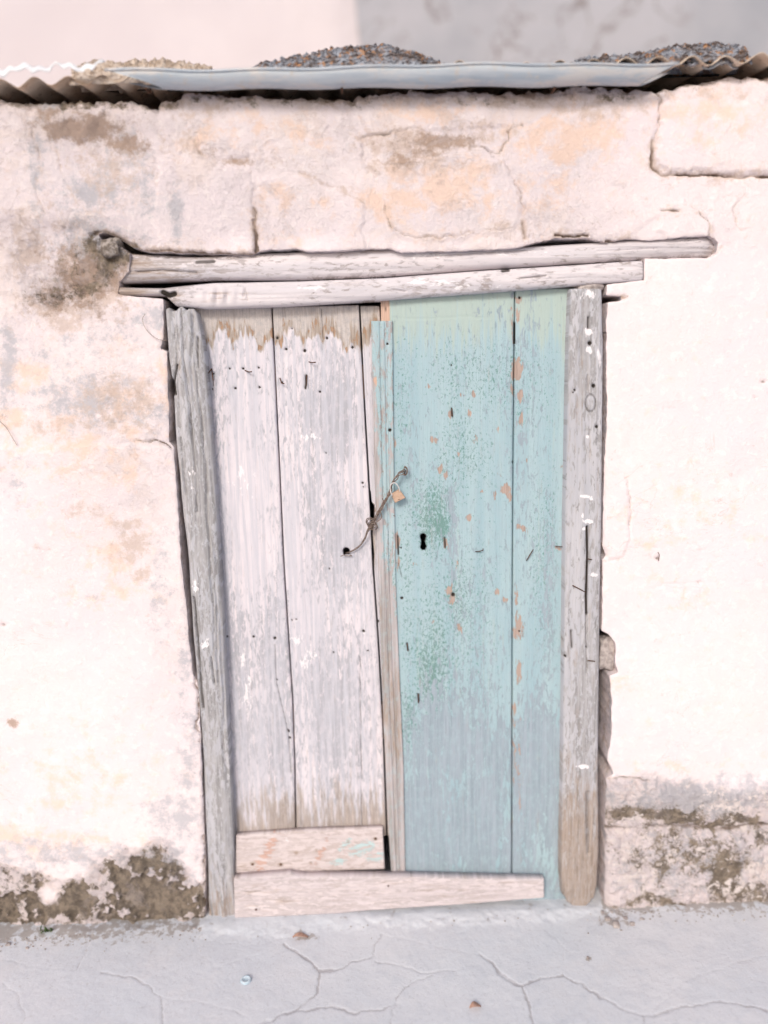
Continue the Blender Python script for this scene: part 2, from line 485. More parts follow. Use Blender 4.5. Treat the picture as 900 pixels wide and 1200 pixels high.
def metal_material():
    s = NT('zinc_gutter')
    n = s.noise(1, 6, 0.6, st=(5, 60, 60)); n2 = s.noise(40, 7, 0.7)
    c = s.mix(s.ramp(n, 0.35, 0.65), (0.36, 0.41, 0.47), (0.48, 0.51, 0.55))
    c = s.mix(s.ramp(n2, 0.55, 0.68, 0, 0.6), c, (0.50, 0.43, 0.37))
    c = s.mix(s.ramp(s.noise(1, 7, 0.7, st=(7, 22, 30), off=(5, 5, 5)), 0.5, 0.6, 0, 0.6), c, (0.60, 0.55, 0.52))
    return s.done(c, 0.5, s.bump(n2, 0.002, 0.4), 0.35, 0.4)
M_ZINC = metal_material()
def sheet_material():
    s = NT('rusted_roof_sheet')
    n = s.noise(9, 7, 0.7, st=(1, 1, 1)); n2 = s.noise(50, 7, 0.7)
    c = s.mix(s.ramp(n, 0.35, 0.62), (0.60, 0.44, 0.32), (0.70, 0.58, 0.47))
    c = s.mix(s.ramp(n2, 0.52, 0.68, 0, 0.7), c, (0.27, 0.17, 0.11))
    return s.done(c, 0.75, s.bump(n2, 0.003, 0.5), 0.1, 0.3)
M_SHEET = sheet_material()
def back_wall_material(name, a, b, vein, dens):
    s = NT(name)
    n = s.noise(1.3, 7, 0.6); n2 = s.noise(7, 8, 0.68, dist=0.8)
    c = s.mix(s.ramp(n, 0.35, 0.65), a, b)
    c = s.mix(s.ramp(n2, 0.60, 0.74, 0, dens), c, vein)
    v = s.math('ABSOLUTE', s.math('SUBTRACT', s.noise(3.0, 7, 0.65, dist=1.2, off=(4, 4, 0)), 0.5))
    v = s.math('MULTIPLY', s.ramp(v, 0.0, 0.018, 1, 0), s.ramp(n, 0.5, 0.6))
    c = s.mix(s.math('MULTIPLY', v, dens), c, vein)
    return s.done(c, 0.92, s.bump(s.noise(40, 8, 0.7), 0.006, 0.4), spec=0.1)
M_BACKL = back_wall_material('far_pink_render', (0.62, 0.57, 0.61), (0.66, 0.61, 0.645), (0.56, 0.51, 0.53), 0.3)
M_BACKR = back_wall_material('far_grey_wall', (0.31, 0.325, 0.37), (0.41, 0.41, 0.455), (0.19, 0.165, 0.16), 1.0)
def ground_material():
    s = NT('worn_concrete')
    crack, dirt, pale, damp = s.masks('m2')
    n = s.noise(1.8, 6, 0.6); n2 = s.noise(14, 8, 0.7); n3 = s.noise(120, 6, 0.75)
    c = s.mix(s.ramp(n, 0.35, 0.65), (0.60, 0.625, 0.675), (0.67, 0.675, 0.71))
    c = s.mix(s.ramp(n2, 0.45, 0.7, 0, 0.45), c, (0.53, 0.555, 0.61))
    c = s.mix(s.ramp(s.noise(90, 8, 0.82), 0.53, 0.66, 0, 0.5), c, (0.42, 0.41, 0.43))
    c = s.mix(s.ramp(s.noise(5, 9, 0.75, off=(4, 2, 0)), 0.5, 0.62, 0, 0.35), c, (0.67, 0.66, 0.68))
    c = s.mix(s.math('MULTIPLY', pale, s.ramp(n2, 0.35, 0.6, 0.3, 1)), c, (0.62, 0.65, 0.69))
    c = s.mix(s.math('MULTIPLY', s.thr(dirt, s.noise(40, 8, 0.7), 0.15, 1.2), 0.7), c, (0.30, 0.25, 0.215))
    c = s.mix(s.math('MULTIPLY', s.ramp(crack, 0.1, 0.9, 0, 0.48), s.ramp(n2, 0.38, 0.55, 0.3, 1)), c, (0.24, 0.20, 0.20))
    return s.done(c, 0.9, s.bump(s.math('MULTIPLY_ADD', n3, 0.3, n2), 0.006, 0.5), spec=0.2)
M_GROUND = ground_material()
def gravel_material():
    s = NT('lichened_gravel')
    n = s.noise(35, 5, 0.7); n2 = s.noise(60, 3, 0.6, off=(3, 3, 3))
    c = s.mix(s.ramp(n, 0.4, 0.6), (0.13, 0.10, 0.09), (0.33, 0.35, 0.40))
    c = s.mix(s.ramp(n2, 0.56, 0.64, 0, 0.85), c, (0.45, 0.24, 0.12))
    return s.done(c, 0.95, s.bump(n, 0.004, 0.5), spec=0.1)
M_GRAVEL = gravel_material()
M_CRUMB = simple('tan_mortar', (0.50, 0.40, 0.32), (0.66, 0.56, 0.48), 50, 0.95, 0, 0.006)

# ================================================================== GROUND
ax = np.concatenate([-np.geomspace(60, 1.45, 24)[:-1], np.arange(-1.45, 1.45, 0.004), np.geomspace(1.45, 60, 24)])
ay = np.concatenate([-np.geomspace(60, 0.75, 24)[:-1], np.arange(-0.75, 0.06, 0.004), np.geomspace(0.06, 60, 20)])
GX, GY = np.meshgrid(ax, ay[::-1])
gp = np.stack([GX, GY, np.zeros_like(GX)], -1)
gx, gy = proj(gp)
front = (GY > -1.0) & (np.abs(GX) < 1.6) & (GY < 0.3)
gx = np.where(front, gx, -5000); gy = np.where(front, gy, -5000)
wx = gx + (fbm(GX * 14, GY * 14, 3) - 0.5) * 11 + (fbm(GX * 60, GY * 60, 8) - 0.5) * 5
wy = gy + (fbm(GX * 14, GY * 14, 4) - 0.5) * 12 + (fbm(GX * 60, GY * 60, 9) - 0.5) * 4
GCR = [([(187, 1168), (230, 1172), (262, 1185), (290, 1192)], 1.0, .4), ([(225, 1093), (232, 1120), (255, 1135), (300, 1122), (335, 1108)], 1.0, .35), ([(444, 1097), (500, 1104), (562, 1117)], 1.0, .35), ([(640, 1085), (660, 1110), (657, 1142)], 1.0, .35), ([(757, 1190), (800, 1150), (860, 1128), (910, 1120)], 1.1, .4), ([(0, 1125), (50, 1132), (90, 1140)], 1.0, .4),
    ([(104, 1092), (102, 1108), (97, 1122), (90, 1140)], 1.5, 0.6), ([(122, 1143), (150, 1147), (170, 1157), (186, 1168), (187, 1215)], 1.6, 0.7),
    ([(335, 1108), (345, 1117), (360, 1126), (372, 1137), (370, 1160), (350, 1182), (310, 1199), (290, 1215)], 2.0, 1.0),
    ([(372, 1137), (400, 1131), (440, 1122), (444, 1097)], 1.7, 0.8), ([(350, 1182), (380, 1182), (415, 1187), (450, 1182), (462, 1176)], 1.7, 0.8),
    ([(562, 1117), (582, 1140), (612, 1155), (620, 1175), (625, 1215)], 2.2, 1.0), ([(440, 1127), (470, 1133), (495, 1140), (535, 1135)], 1.4, 0.6),
    ([(505, 1142), (485, 1155), (465, 1170), (455, 1215)], 1.5, 0.7),
    ([(612, 1155), (650, 1145), (657, 1142), (690, 1160), (730, 1182), (757, 1190), (800, 1177), (840, 1175), (875, 1180), (920, 1184)], 1.6, 0.85),
    ([(757, 1190), (752, 1215)], 1.4, 0.7), ([(0, 1150), (20, 1165), (28, 1190), (20, 1215)], 1.3, 0.5), ([(255, 1105), (300, 1108), (335, 1100)], 1.2, 0.3),
]
gc = np.zeros_like(GX)
for pts, w, a in GCR:
    gc = np.maximum(gc, a * (1 - sst(w * 0.3, w * 1.1, seg_dist(wx, wy, pts))))
step = sdf(gx, gy + (fbm(GX * 9, GY * 3, 6) - 0.5) * 14, [(236, 1045), (236, 1094), (330, 1094), (470, 1082), (640, 1073), (716, 1066), (716, 1035), (500, 1020)])
stepm = np.where(front, 1 - sst(-9, 7, step + (fbm(GX * 40, GY * 40, 31) - .5) * 16), 0)
base_y = interp([(-400, 1110), (0, 1100), (240, 1086), (700, 1066), (900, 1060), (1300, 1055)], gx)
near_wall = np.where(front, np.exp(-np.maximum(gy - base_y, 0) / 9.0), 0)
dirt = near_wall * (0.35 + 0.8 * fbm(GX * 9, GY * 9, 21)) * np.where((gx < 235) | (gx > 705), 1, 0.15)
dirt = np.maximum(dirt, np.where(front, blobs(gx, gy, [(355, 1098, 16, 5, .9), (720, 1080, 26, 8, .6), (689, 1123, 4, 3, .8), (200, 1090, 40, 8, .6)]), 0))
GZ = (fbm(GX * 1.7, GY * 1.7, 5) - 0.5) * 0.012 * np.exp(-np.maximum(np.abs(GX) - 2, 0)) + (fbm(GX * 22, GY * 22, 7) - 0.5) * 0.0022
GZ += stepm * (0.004 + 0.004 * fbm(GX * 12, GY * 12, 2)) + near_wall * 0.008 * fbm(GX * 16, GY * 16, 12)
GZ -= gc * 0.0018
m2 = np.stack([gc, dirt, stepm * 0.45, np.zeros_like(gc)], -1).reshape(-1, 4)
gv = np.stack([GX, GY, GZ], -1).reshape(-1, 3)
o = mesh_obj('ground', gv, grid_faces(*GX.shape), M_GROUND, attrs={'m2': m2, 'guv': gv, 'm1': np.zeros_like(m2)})
tag(o, 'pale grey cracked concrete pavement in front of the doorway', kind='structure')

# ================================================================== OLD WALL (one survey grid, split at the joints)
wall = empty('cottage_wall', (0, 0, 0), 'old pink limewashed stone wall with stained flaking plaster around the doorway', 'wall')
xs = np.concatenate([-np.linspace(5.0, 1.42, 40)[:-1], np.arange(-1.42, 1.50, 0.0034), np.linspace(1.5, 5.0, 40)])
zs = np.arange(2.44, -0.03, -0.0034)
X, Z = np.meshgrid(xs, zs)
px, py = proj(np.stack([X, np.zeros_like(X), Z], -1))
A = fbm(X * 3.1, Z * 3.1, 1); B = fbm(X * 11, Z * 11, 2, 5); Cn = fbm(X * 45, Z * 45, 3, 4); Dn = fbm(X * 140, Z * 140, 4, 3)
wpx = px + (B - 0.5) * 12 + (Cn - 0.5) * 9
wpy = py + (fbm(X * 11, Z * 11, 32, 5) - 0.5) * 12 + (fbm(X * 45, Z * 45, 33) - 0.5) * 9
spx = px + (Cn - 0.5) * 5 + (Dn - 0.5) * 2.0
spy = py + (fbm(X * 45, Z * 45, 34) - 0.5) * 5 + (fbm(X * 140, Z * 140, 35) - 0.5) * 2.0

HOLE = [(112, 274), (124, 272), (140, 280), (156, 290), (175, 295), (240, 297), (296, 298), (304, 293), (345, 291), (362, 295), (455, 291), (470, 296), (540, 294), (600, 291), (650, 279), (690, 279), (712, 284),
        (735, 279), (765, 281), (800, 278), (832, 276), (842, 284), (840, 296), (830, 302), (756, 303), (755, 328), (712, 333), (711, 345), (728, 347), (729, 352), (712, 354), (711, 420), (712, 470), (709, 560), (707, 640),
        (711, 652), (707, 657), (706, 740), (714, 744), (722, 754), (721, 778), (724, 788), (714, 792), (717, 820), (716, 860), (711, 890), (719, 906), (711, 914), (709, 1000), (708, 1130),
        (241, 1130), (240, 1000), (237, 900), (232, 800), (226, 789), (224, 770), (221, 748), (217, 702), (212, 652), (209, 602), (206, 560), (204, 524), (198, 517), (196, 430), (195, 412), (187, 408), (191, 395), (191, 350), (150, 347), (136, 344), (138, 330), (150, 318), (152, 296), (140, 288), (118, 282)]
hole = sdf(px + (Cn - 0.5) * 2.2, py + (fbm(X * 45, Z * 45, 34) - 0.5) * 2.2, HOLE)
TOP = [(-600, 135), (-100, 114), (0, 113), (20, 118), (40, 115), (75, 115), (90, 113), (110, 119), (150, 118), (170, 122), (184, 126), (187, 114), (210, 112), (218, 107), (240, 104), (270, 106), (300, 108), (350, 110), (400, 112),
       (430, 112), (450, 108), (480, 103), (520, 107), (550, 107), (600, 105), (640, 103), (660, 102), (700, 100), (740, 103), (775, 104), (800, 98), (830, 93), (860, 90), (900, 90), (1000, 88), (1500, 80)]
topd = interp(TOP, px) + (Cn - 0.5) * 13 + (B - 0.5) * 9 - py           # > 0 above the ragged top
H = (A - 0.5) * 0.020 + (B - 0.5) * 0.0045 * np.where((py < 290) | (px < 240), 1.4, .6) + (Cn - 0.5) * 0.0014 + (Dn - 0.5) * 0.0009          # + is away from the viewer
ledge = lambda poly, h, w=3.5, warp=True: h * (0.6 if h < .01 else 1) * (1 - sst(-w, w, sdf(wpx if warp else spx, wpy if warp else spy, poly)))
# relief of the blocks and plaster patches
H -= ledge([(186, 190), (296, 196), (297, 300), (186, 300)], 0.007)
H -= ledge([(303, 205), (350, 203), (372, 212), (402, 222), (423, 244), (425, 300), (303, 300)], 0.008)
H -= ledge([(436, 190), (525, 180), (592, 190), (606, 240), (604, 268), (525, 280), (490, 286), (458, 268), (448, 240)], 0.007)
H -= ledge([(612, 150), (768, 110), (764, 206), (776, 210), (790, 240), (735, 278), (615, 278)], 0.006)
H -= ledge([(780, 100), (1000, 90), (1000, 203), (780, 203), (768, 185), (774, 150)], 0.010, 4)
H += ledge([(228, 160), (262, 180), (292, 180), (290, 192), (250, 194), (230, 182)], 0.007, 3)
H += ledge([(424, 158), (520, 150), (600, 150), (590, 178), (525, 184), (440, 190), (432, 210)], 0.006, 3)
H += ledge([(-40, 258), (100, 262), (150, 285), (150, 345), (60, 372), (-40, 350)], 0.016, 12)
H -= ledge([(776, 244), (800, 236), (832, 256), (830, 276), (790, 284), (770, 270)], 0.008, 3)
H -= ledge([(712, 540), (735, 560), (737, 640), (730, 653), (716, 655), (709, 640)], 0.005, 2.5, False)
H -= ledge([(-60, 524), (150, 522), (206, 521), (240, 800), (235, 1000), (-60, 1010)], 0.006, 4)
# stone left bare at the two feet of the wall
basL = 1 - sst(-10, 10, 1018 + (B - 0.5) * 60 + 22 * np.sin(px / 37) - py)
basL = basL * (px < 330)
basR = (1 - sst(-8, 8, 914 + (B - 0.5) * 40 - py)) * (px > 600)
blotL = 0.62 * fbm(X * 13, Z * 13, 51, 5) + 0.38 * fbm(X * 48, Z * 48, 52, 4)
H += basL * (0.010 - 0.012 * sst(0.50, 0.60, blotL)) + basL * ((Cn - 0.5) * 0.016 + (Dn - 0.5) * 0.006)
H += basR * 0.006 + basR * (Cn - 0.5) * 0.018 + basR * (Dn - 0.5) * 0.007
H -= ledge([(712, 922), (1000, 918), (1000, 962), (712, 966)], 0.020, 7) * (px > 600)
H -= ledge([(710, 980), (1000, 976), (1000, 1090), (710, 1090)], 0.022, 7) * (px > 600)
# rough lichened pocket by the end of the lintel
lich = blobs(px, py, [(118, 300, 42, 34, 1.0), (70, 335, 52, 30, .9), (100, 150, 60, 24, .8), (30, 300, 40, 40, .5)])
H += lich * ((Cn - 0.5) * 0.022 + (fbm(X * 26, Z * 26, 61) - 0.5) * 0.03)
H += 0.03 * blobs(spx, spy, [(126, 290, 9, 8, 1), (106, 276, 6, 3, .6), (96, 345, 7, 5, .3)])
# cracks: marks, half width, depth
WCR = [
    ([(108, 272), (125, 271), (150, 285), (168, 294)], 2.4, 1.0), ([(298, 245), (299, 270), (300, 297)], 2.0, 1.0), ([(296, 186), (298, 245)], 0.8, .35), ([(150, 292), (240, 297), (300, 298)], 1.6, .9),
    ([(227, 165), (235, 180), (260, 187), (292, 185)], 1.4, .55), ([(350, 200), (372, 210), (400, 220), (422, 242)], 1.0, .65), ([(385, 145), (380, 155), (345, 192), (350, 200)], .8, .4),
    ([(310, 170), (345, 150), (380, 158)], .8, .3), ([(420, 160), (450, 157), (490, 150)], 1.1, .55), ([(425, 160), (432, 190), (440, 210), (430, 240)], 1.1, .5), ([(525, 176), (570, 175), (587, 182), (600, 155), (612, 148)], 1.1, .55),
    ([(450, 240), (460, 265), (490, 282), (525, 277), (565, 270), (610, 265)], 1.0, .5), ([(595, 190), (610, 240), (614, 262)], .9, .45), ([(613, 262), (615, 278)], 1.8, 1.0),
    ([(772, 104), (771, 145), (768, 166)], 1.0, .6), ([(766, 163), (764, 178), (764, 195), (775, 204)], 2.0, .9), ([(775, 205), (825, 204), (865, 207), (910, 206)], 1.7, .95), ([(768, 166), (785, 180), (795, 188)], 1.1, .4),
    ([(650, 276), (690, 277)], 1.4, .9), ([(712, 282), (722, 284), (738, 280)], 1.7, .9), ([(775, 247), (796, 247)], 1.3, .7), ([(810, 240), (830, 260), (832, 277)], 1.3, .5), ([(875, 230), (862, 250), (865, 268), (880, 276)], 1.0, .4),
    ([(830, 290), (846, 292), (842, 300)], 1.0, .5), ([(860, 118), (890, 125), (905, 122)], .8, .25),
    ([(37, 150), (45, 190), (40, 220), (50, 250)], 1.1, .5), ([(60, 175), (75, 215), (90, 240), (75, 262)], 1.0, .45), ([(120, 130), (150, 175), (165, 180), (215, 185)], .9, .4), ([(0, 185), (30, 195), (20, 230)], .8, .3),
    ([(160, 518), (182, 516), (203, 520)], 1.2, .75), ([(737, 560), (736, 640), (731, 652), (722, 656), (712, 654)], .9, .5), ([(736, 642), (780, 644), (830, 643)], .8, .25), ([(738, 655), (760, 652)], .7, .3),
    ([(803, 690), (801, 705), (804, 722)], .8, .35), ([(818, 690), (816, 716)], .8, .3), ([(708, 692), (740, 690), (800, 682), (830, 680), (910, 684)], .8, .22), ([(707, 790), (760, 786), (900, 782)], .8, .18),
    ([(708, 914), (730, 911), (760, 914)], 1.4, .6), ([(708, 971), (780, 969), (840, 972), (910, 966)], 2.2, .8), ([(230, 790), (233, 850), (238, 920), (241, 1000), (242, 1075)], 1.1, .7),
    ([(0, 425), (8, 470)], .8, .3), ([(40, 640), (52, 642)], .9, .5), ([(62, 820), (75, 818)], .9, .4), ([(780, 478), (795, 476)], .8, .3),
    ([(196, 60), (210, 120), (240, 150), (225, 180)], .7, .2), ([(120, 395), (140, 430), (190, 440)], .7, .2), ([(60, 560), (110, 545), (160, 560), (200, 556)], .7, .2), ([(500, 120), (560, 118), (640, 125)], .8, .25), ([(640, 125), (700, 120), (768, 130)], .8, .2),
]
ck = np.zeros_like(X); jt = np.zeros_like(X)
for pts, w, a in WCR:
    q = np.array(pts)
    box = (px > q[:, 0].min() - 25) & (px < q[:, 0].max() + 25) & (py > q[:, 1].min() - 25) & (py < q[:, 1].max() + 25)
    sx, sy = (wpx, wpy) if a < 0.8 and w < 1.3 else (spx, spy)
    d = seg_dist(sx[box], sy[box], pts)
    jt[box] = np.maximum(jt[box], a * np.exp(-d / 7.0))
    ck[box] = np.maximum(ck[box], a * (1 - sst(w * 0.4, w * 1.4 + 0.4, d)) * (0.55 + 0.9 * fbm(X[box] * 30, Z[box] * 30, 90) if a < .8 else 1) * (.55 + .45 * sst(.35, .6, fbm(X[box] * 9, Z[box] * 9, 93))))
H += ck ** 1.5 * 0.014
# pits
pits = blobs(spx, spy, [(772, 655, 2.5, 3, 1), (895, 448, 3, 2.5, .9), (886, 466, 2, 2, .6), (820, 683, 2.5, 2, .7), (4, 733, 4, 3, .8), (17, 845, 10, 7, .3), (708, 650, 5, 5, .6), (20, 703, 2, 2, .5), (730, 348, 6, 3, .5)])
H += pits * 0.008
# rounded arrises, reveal of the opening and ragged top
edge = np.maximum(1 - hole / 3.5, 0) ** 2 * 0.003
H += np.where(hole > 0, np.minimum(edge, 0.003), 0.003)
cell = 1.5
gyh, gxh = np.gradient(hole)
dxp = np.gradient(px, axis=1); dyp = np.gradient(py, axis=0)
gxp = gxh / dxp; gyp = gyh / dyp
gn = np.maximum(np.hypot(gxp, gyp), .3)
near = (np.abs(hole) < 0.62 * cell) & (np.abs(X) < 1.4)
inner = (hole < 0) & ~near & (hole > -2.6 * cell) & (np.abs(X) < 1.4)
sh = np.where(near, -hole, np.where(inner, -0.5 - hole, 0)) / gn ** 2
SX = np.clip(sh * gxp, -4, 4) / dxp * 0.0034
SZ = np.clip(sh * gyp, -4, 4) / dyp * -0.0034
hole_in = (hole < 0) & ~near
H = np.where(hole_in, 0.34, H)
te = np.maximum(1 + topd / 14.0, 0) ** 2 * 0.014
H += np.where(topd < 0, np.minimum(te, 0.014), 0.014) + 0.33 * sst(-0.6, 4.5, topd)
# colours
wb = blobs(px, py, [(95, 150, 62, 18, .95), (150, 165, 30, 20, .7), (60, 130, 30, 12, .6), (100, 325, 60, 45, .8), (60, 355, 40, 18, .6), (505, 165, 60, 12, .75), (470, 190, 30, 16, .55), (245, 175, 20, 10, .5), (278, 188, 18, 6, .8),
                    (500, 178, 25, 9, .7), (625, 110, 16, 8, .8), (600, 105, 10, 6, .6), (16, 846, 9, 6, .8), (0, 490, 8, 6, .6), (890, 92, 14, 6, .7), (728, 348, 10, 4, .8), (712, 905, 8, 8, .7), (105, 770, 3, 3, .3)])
tan = blobs(px, py, [(130, 200, 60, 50, .55), (210, 170, 50, 30, .4), (470, 165, 60, 20, .75), (560, 150, 60, 20, .55), (700, 130, 90, 16, .5), (590, 265, 40, 10, .4), (140, 470, 70, 40, .62), (30, 290, 30, 50, .6), (70, 370, 50, 26, .7), (210, 118, 20, 14, .7), (420, 114, 130, 10, .62), (600, 116, 60, 12, .6), (240, 128, 50, 12, .55), (330, 190, 50, 14, .35), (155, 640, 26, 26, .72), (165, 672, 18, 10, .7), (150, 615, 20, 12, .6), (200, 120, 40, 10, .6), (520, 115, 70, 8, .6), (680, 112, 80, 10, .55), (820, 112, 90, 12, .5), (300, 118, 60, 8, .5), (110, 330, 60, 45, .8),
                     (130, 490, 60, 24, .5), (60, 500, 50, 16, .5), (100, 600, 30, 20, .45), (490, 190, 60, 20, .6), (60, 260, 60, 40, .4), (150, 500, 40, 12, .5), (720, 950, 60, 10, .5)])
grey = blobs(px, py, [(110, 230, 50, 40, .62), (95, 470, 70, 36, .62), (180, 480, 40, 24, .5), (60, 130, 24, 50, .5), (20, 560, 30, 40, .35), (120, 400, 60, 30, .4), (165, 375, 30, 24, .5), (870, 1000, 40, 50, .45), (215, 950, 20, 60, .6), (190, 700, 26, 60, .4), (10, 1000, 40, 30, .5), (8, 425, 14, 60, .8), (185, 372, 22, 20, .62), (172, 232, 12, 50, .62), (207, 250, 10, 36, .85), (150, 195, 34, 50, .5), (42, 190, 12, 70, .62), (110, 450, 60, 40, .5), (225, 900, 16, 110, .55), (215, 780, 10, 80, .5), (190, 655, 20, 60, .4),
                      (800, 935, 120, 24, .85), (800, 1010, 120, 50, .5), (870, 930, 60, 26, .7), (60, 1000, 120, 24, .6), (200, 960, 40, 50, .5), (118, 290, 50, 30, .9), (60, 420, 40, 30, .4), (790, 985, 80, 20, .45), (100, 700, 60, 8, .3), (200, 1010, 50, 30, .6)])
peach = blobs(px, py, [(470, 240, 60, 30, .8), (560, 250, 40, 20, .5), (640, 220, 40, 50, .5), (690, 150, 60, 40, .6), (820, 130, 80, 30, .5), (330, 150, 60, 30, .5), (330, 250, 40, 40, .4), (90, 520, 40, 40, .5), (200, 420, 20, 40, .5), (60, 540, 60, 60, .4), (130, 660, 60, 60, .4), (800, 600, 80, 60, .25), (520, 220, 70, 40, .8), (660, 165, 80, 40, .75), (500, 130, 80, 16, .6), (30, 440, 40, 30, .6), (250, 160, 40, 30, .5), (130, 540, 50, 30, .5), (820, 150, 60, 30, .45), (40, 980, 120, 20, .6), (720, 790, 30, 30, .3), (10, 490, 20, 20, .8), (150, 480, 60, 60, .45), (100, 920, 90, 70, .35), (760, 640, 50, 8, .35), (800, 700, 40, 30, .3), (360, 250, 40, 30, .4), (780, 900, 60, 10, .4)])
basC = (1 - sst(-26, 22, 1026 + (B - 0.5) * 70 + 22 * np.sin(px / 37) - py)) * (px < 330)
ol = basC * (1.35 - 1.0 * sst(0.52, 0.62, blotL)) * (0.8 + 0.2 * sst(1000, 1060, py))
ol = np.maximum(ol, basR * blobs(px + (B - .5) * 60, py + (B - .5) * 30, [(820, 1000, 120, 60, .52), (760, 952, 70, 13, .95), (850, 960, 60, 12, .95), (850, 1020, 26, 50, .95), (885, 1050, 30, 16, .9), (760, 1055, 60, 8, .8), (745, 1012, 30, 6, .4), (650, 1060, 300, 6, .5), (900, 985, 20, 30, .6)]))
ol = np.maximum(ol, 0.9 * blobs(px + (B - .5) * 50, py + (B - .5) * 50, [(125, 298, 30, 24, 1), (105, 340, 24, 26, .8), (60, 350, 36, 14, .7), (85, 310, 40, 30, .45)]))
ol = np.maximum(ol, sst(-30, 0, topd) * 0.35 * B * 2)
far = (px < -60) | (px > 960)
tan = np.maximum(tan, np.where(py < 300, 1.0, .5) * jt * 0.85)
ck = np.clip(ck * 1.25, 0, 1)
zone = np.maximum(1 - sst(270, 310, py + (B - .5) * 60), blobs(px + (B - .5) * 60, py + (B - .5) * 60, [(140, 520, 110, 190, .8), (30, 380, 90, 120, .6), (200, 760, 50, 200, .5)]))
zone = zone * np.where(px > 640, 1 - .6 * sst(640, 800, px), 1)
rough = np.clip(basL + basR * 0.8 + lich + 0.42 * zone, 0, 1)
m1 = np.stack([wb, grey, peach, ol], -1)
deep = sst(0.02, 0.10, H)
m2 = np.stack([np.clip(np.maximum(ck, pits), 0, 1), tan, rough, basR * 0.35 * sst(0.45, .6, B)], -1)
V3 = np.stack([X + SX, H, Z + SZ], -1).reshape(-1, 3)
F = grid_faces(*X.shape)
keep = (H.ravel()[F].min(1) < 0.30) & ~(hole_in.ravel()[F].any(1))
# joints of the blocks
fc = lambda a: a.ravel()[F].mean(1)
fx, fy = fc(wpx), fc(wpy)
BLK = {
    'a': [(186, 190), (297, 194), (299, 300), (186, 300)],
    'b': [(299, 203), (350, 201), (372, 210), (400, 220), (424, 243), (430, 300), (299, 300)],
    'c': [(436, 190), (525, 178), (595, 188), (610, 240), (611, 265), (525, 279), (490, 285), (458, 268), (448, 240)],
    'd': [(612, 148), (640, 120), (771, 95), (771, 145), (765, 165), (764, 200), (776, 205), (800, 240), (738, 280), (615, 278), (612, 240)],
    'e': [(772, 80), (1010, 70), (1010, 206), (776, 205), (764, 196), (768, 166)],
    'f': [(700, 914), (1010, 912), (1010, 968), (700, 971)],
    'g': [(700, 971), (1010, 968), (1010, 1200), (700, 1200)],
    'h': [(140, 346), (214, 346), (214, 519), (150, 519)],
    'i': [(45, 112), (186, 112), (186, 290), (165, 294), (125, 271), (75, 262), (90, 240), (60, 175)],
}
reg = np.zeros(len(F), int)
for k, poly in enumerate(BLK.values()):
    reg[inside(fx, fy, poly) & (reg == 0)] = k + 1
for k in range(len(BLK) + 1):
    sel = F[keep & (reg == k)]
    if not len(sel): continue
    ids, inv = np.unique(sel, return_inverse=True)
    g = V3[ids][:, [0, 2, 1]]
    ob = mesh_obj('plaster' if k == 0 else 'stone_block', V3[ids], inv.reshape(-1, 4), M_PLASTER, wall,
                  attrs={'m1': m1.reshape(-1, 4)[ids], 'm2': m2.reshape(-1, 4)[ids], 'guv': g})
    if k == 6 or k == 7: ob['label'] = 'rough bare stone block at the foot of the wall, stained olive brown'
# faces of the opening, running straight back from its outline
Fk = F[keep]
E = np.concatenate([Fk[:, [0, 1]], Fk[:, [1, 2]], Fk[:, [2, 3]], Fk[:, [3, 0]]])
key = np.sort(E, 1); key = key[:, 0].astype(np.int64) * (X.size + 1) + key[:, 1]
_, first, cnt = np.unique(key, return_index=True, return_counts=True)
E = E[first[cnt == 1]]
hr = hole.ravel(); Hr = H.ravel()
E = E[(np.abs(hr[E]).max(1) < 6) & (Hr[E].max(1) < 0.25)]
ids, inv = np.unique(E, return_inverse=True); inv = inv.reshape(-1, 2)
lay = [V3[ids]]
g0 = np.array(lay[0])
for dy in (0.004, 0.02, 0.08, 0.18, 0.33):
    q = g0.copy(); q[:, 1] = np.maximum(g0[:, 1] + dy, 0) if dy < .3 else 0.331
    q[:, 0] += (vn(g0[:, 2] * 60, g0[:, 0] * 20 + dy * 90, 3) - .5) * 0.004 * min(1, dy * 40)
    lay.append(q)
n_ = len(ids)
RF = np.concatenate([np.stack([inv[:, 1] + k * n_, inv[:, 0] + k * n_, inv[:, 0] + (k + 1) * n_, inv[:, 1] + (k + 1) * n_], -1) for k in range(5)])
RV = np.concatenate(lay)
z4 = np.zeros((len(RV), 4)); z5 = z4.copy(); z5[:, 2] = .3; z4[:, 1] = .35; z4[:, 0] = .3
mesh_obj('reveal', RV, RF, M_PLASTER, wall, attrs={'m1': z4, 'm2': z5, 'guv': RV[:, [1, 2, 0]] * np.array([1., 1, 1])})
# wall core behind, over and beside the opening (so the room stays dark)
def boxmesh(name, lo, hi, mat, parent=None, **kw):
    x0, y0, z0 = lo; x1, y1, z1 = hi
    V = [(x0, y0, z0), (x1, y0, z0), (x1, y1, z0), (x0, y1, z0), (x0, y0, z1), (x1, y0, z1), (x1, y1, z1), (x0, y1, z1)]
    Fq = [(0, 3, 2, 1), (4, 5, 6, 7), (0, 1, 5, 4), (1, 2, 6, 5), (2, 3, 7, 6), (3, 0, 4, 7)]
    return mesh_obj(name, np.array(V), Fq, mat, parent, smooth=False, **kw)
boxmesh('inner_lintel', (-0.95, 0.13, 1.885), (1.1, 0.33, 2.05), M_ROOM, wall)
boxmesh('inner_wall', (-5.0, 0.332, 2.0), (5.0, 0.37, 2.30), M_ROOM, wall)
boxmesh('inner_wall', (-5.0, 0.332, -0.04), (-0.70, 0.37, 1.998), M_ROOM, wall)
boxmesh('inner_wall', (0.72, 0.332, -0.04), (5.0, 0.37, 1.998), M_ROOM, wall)
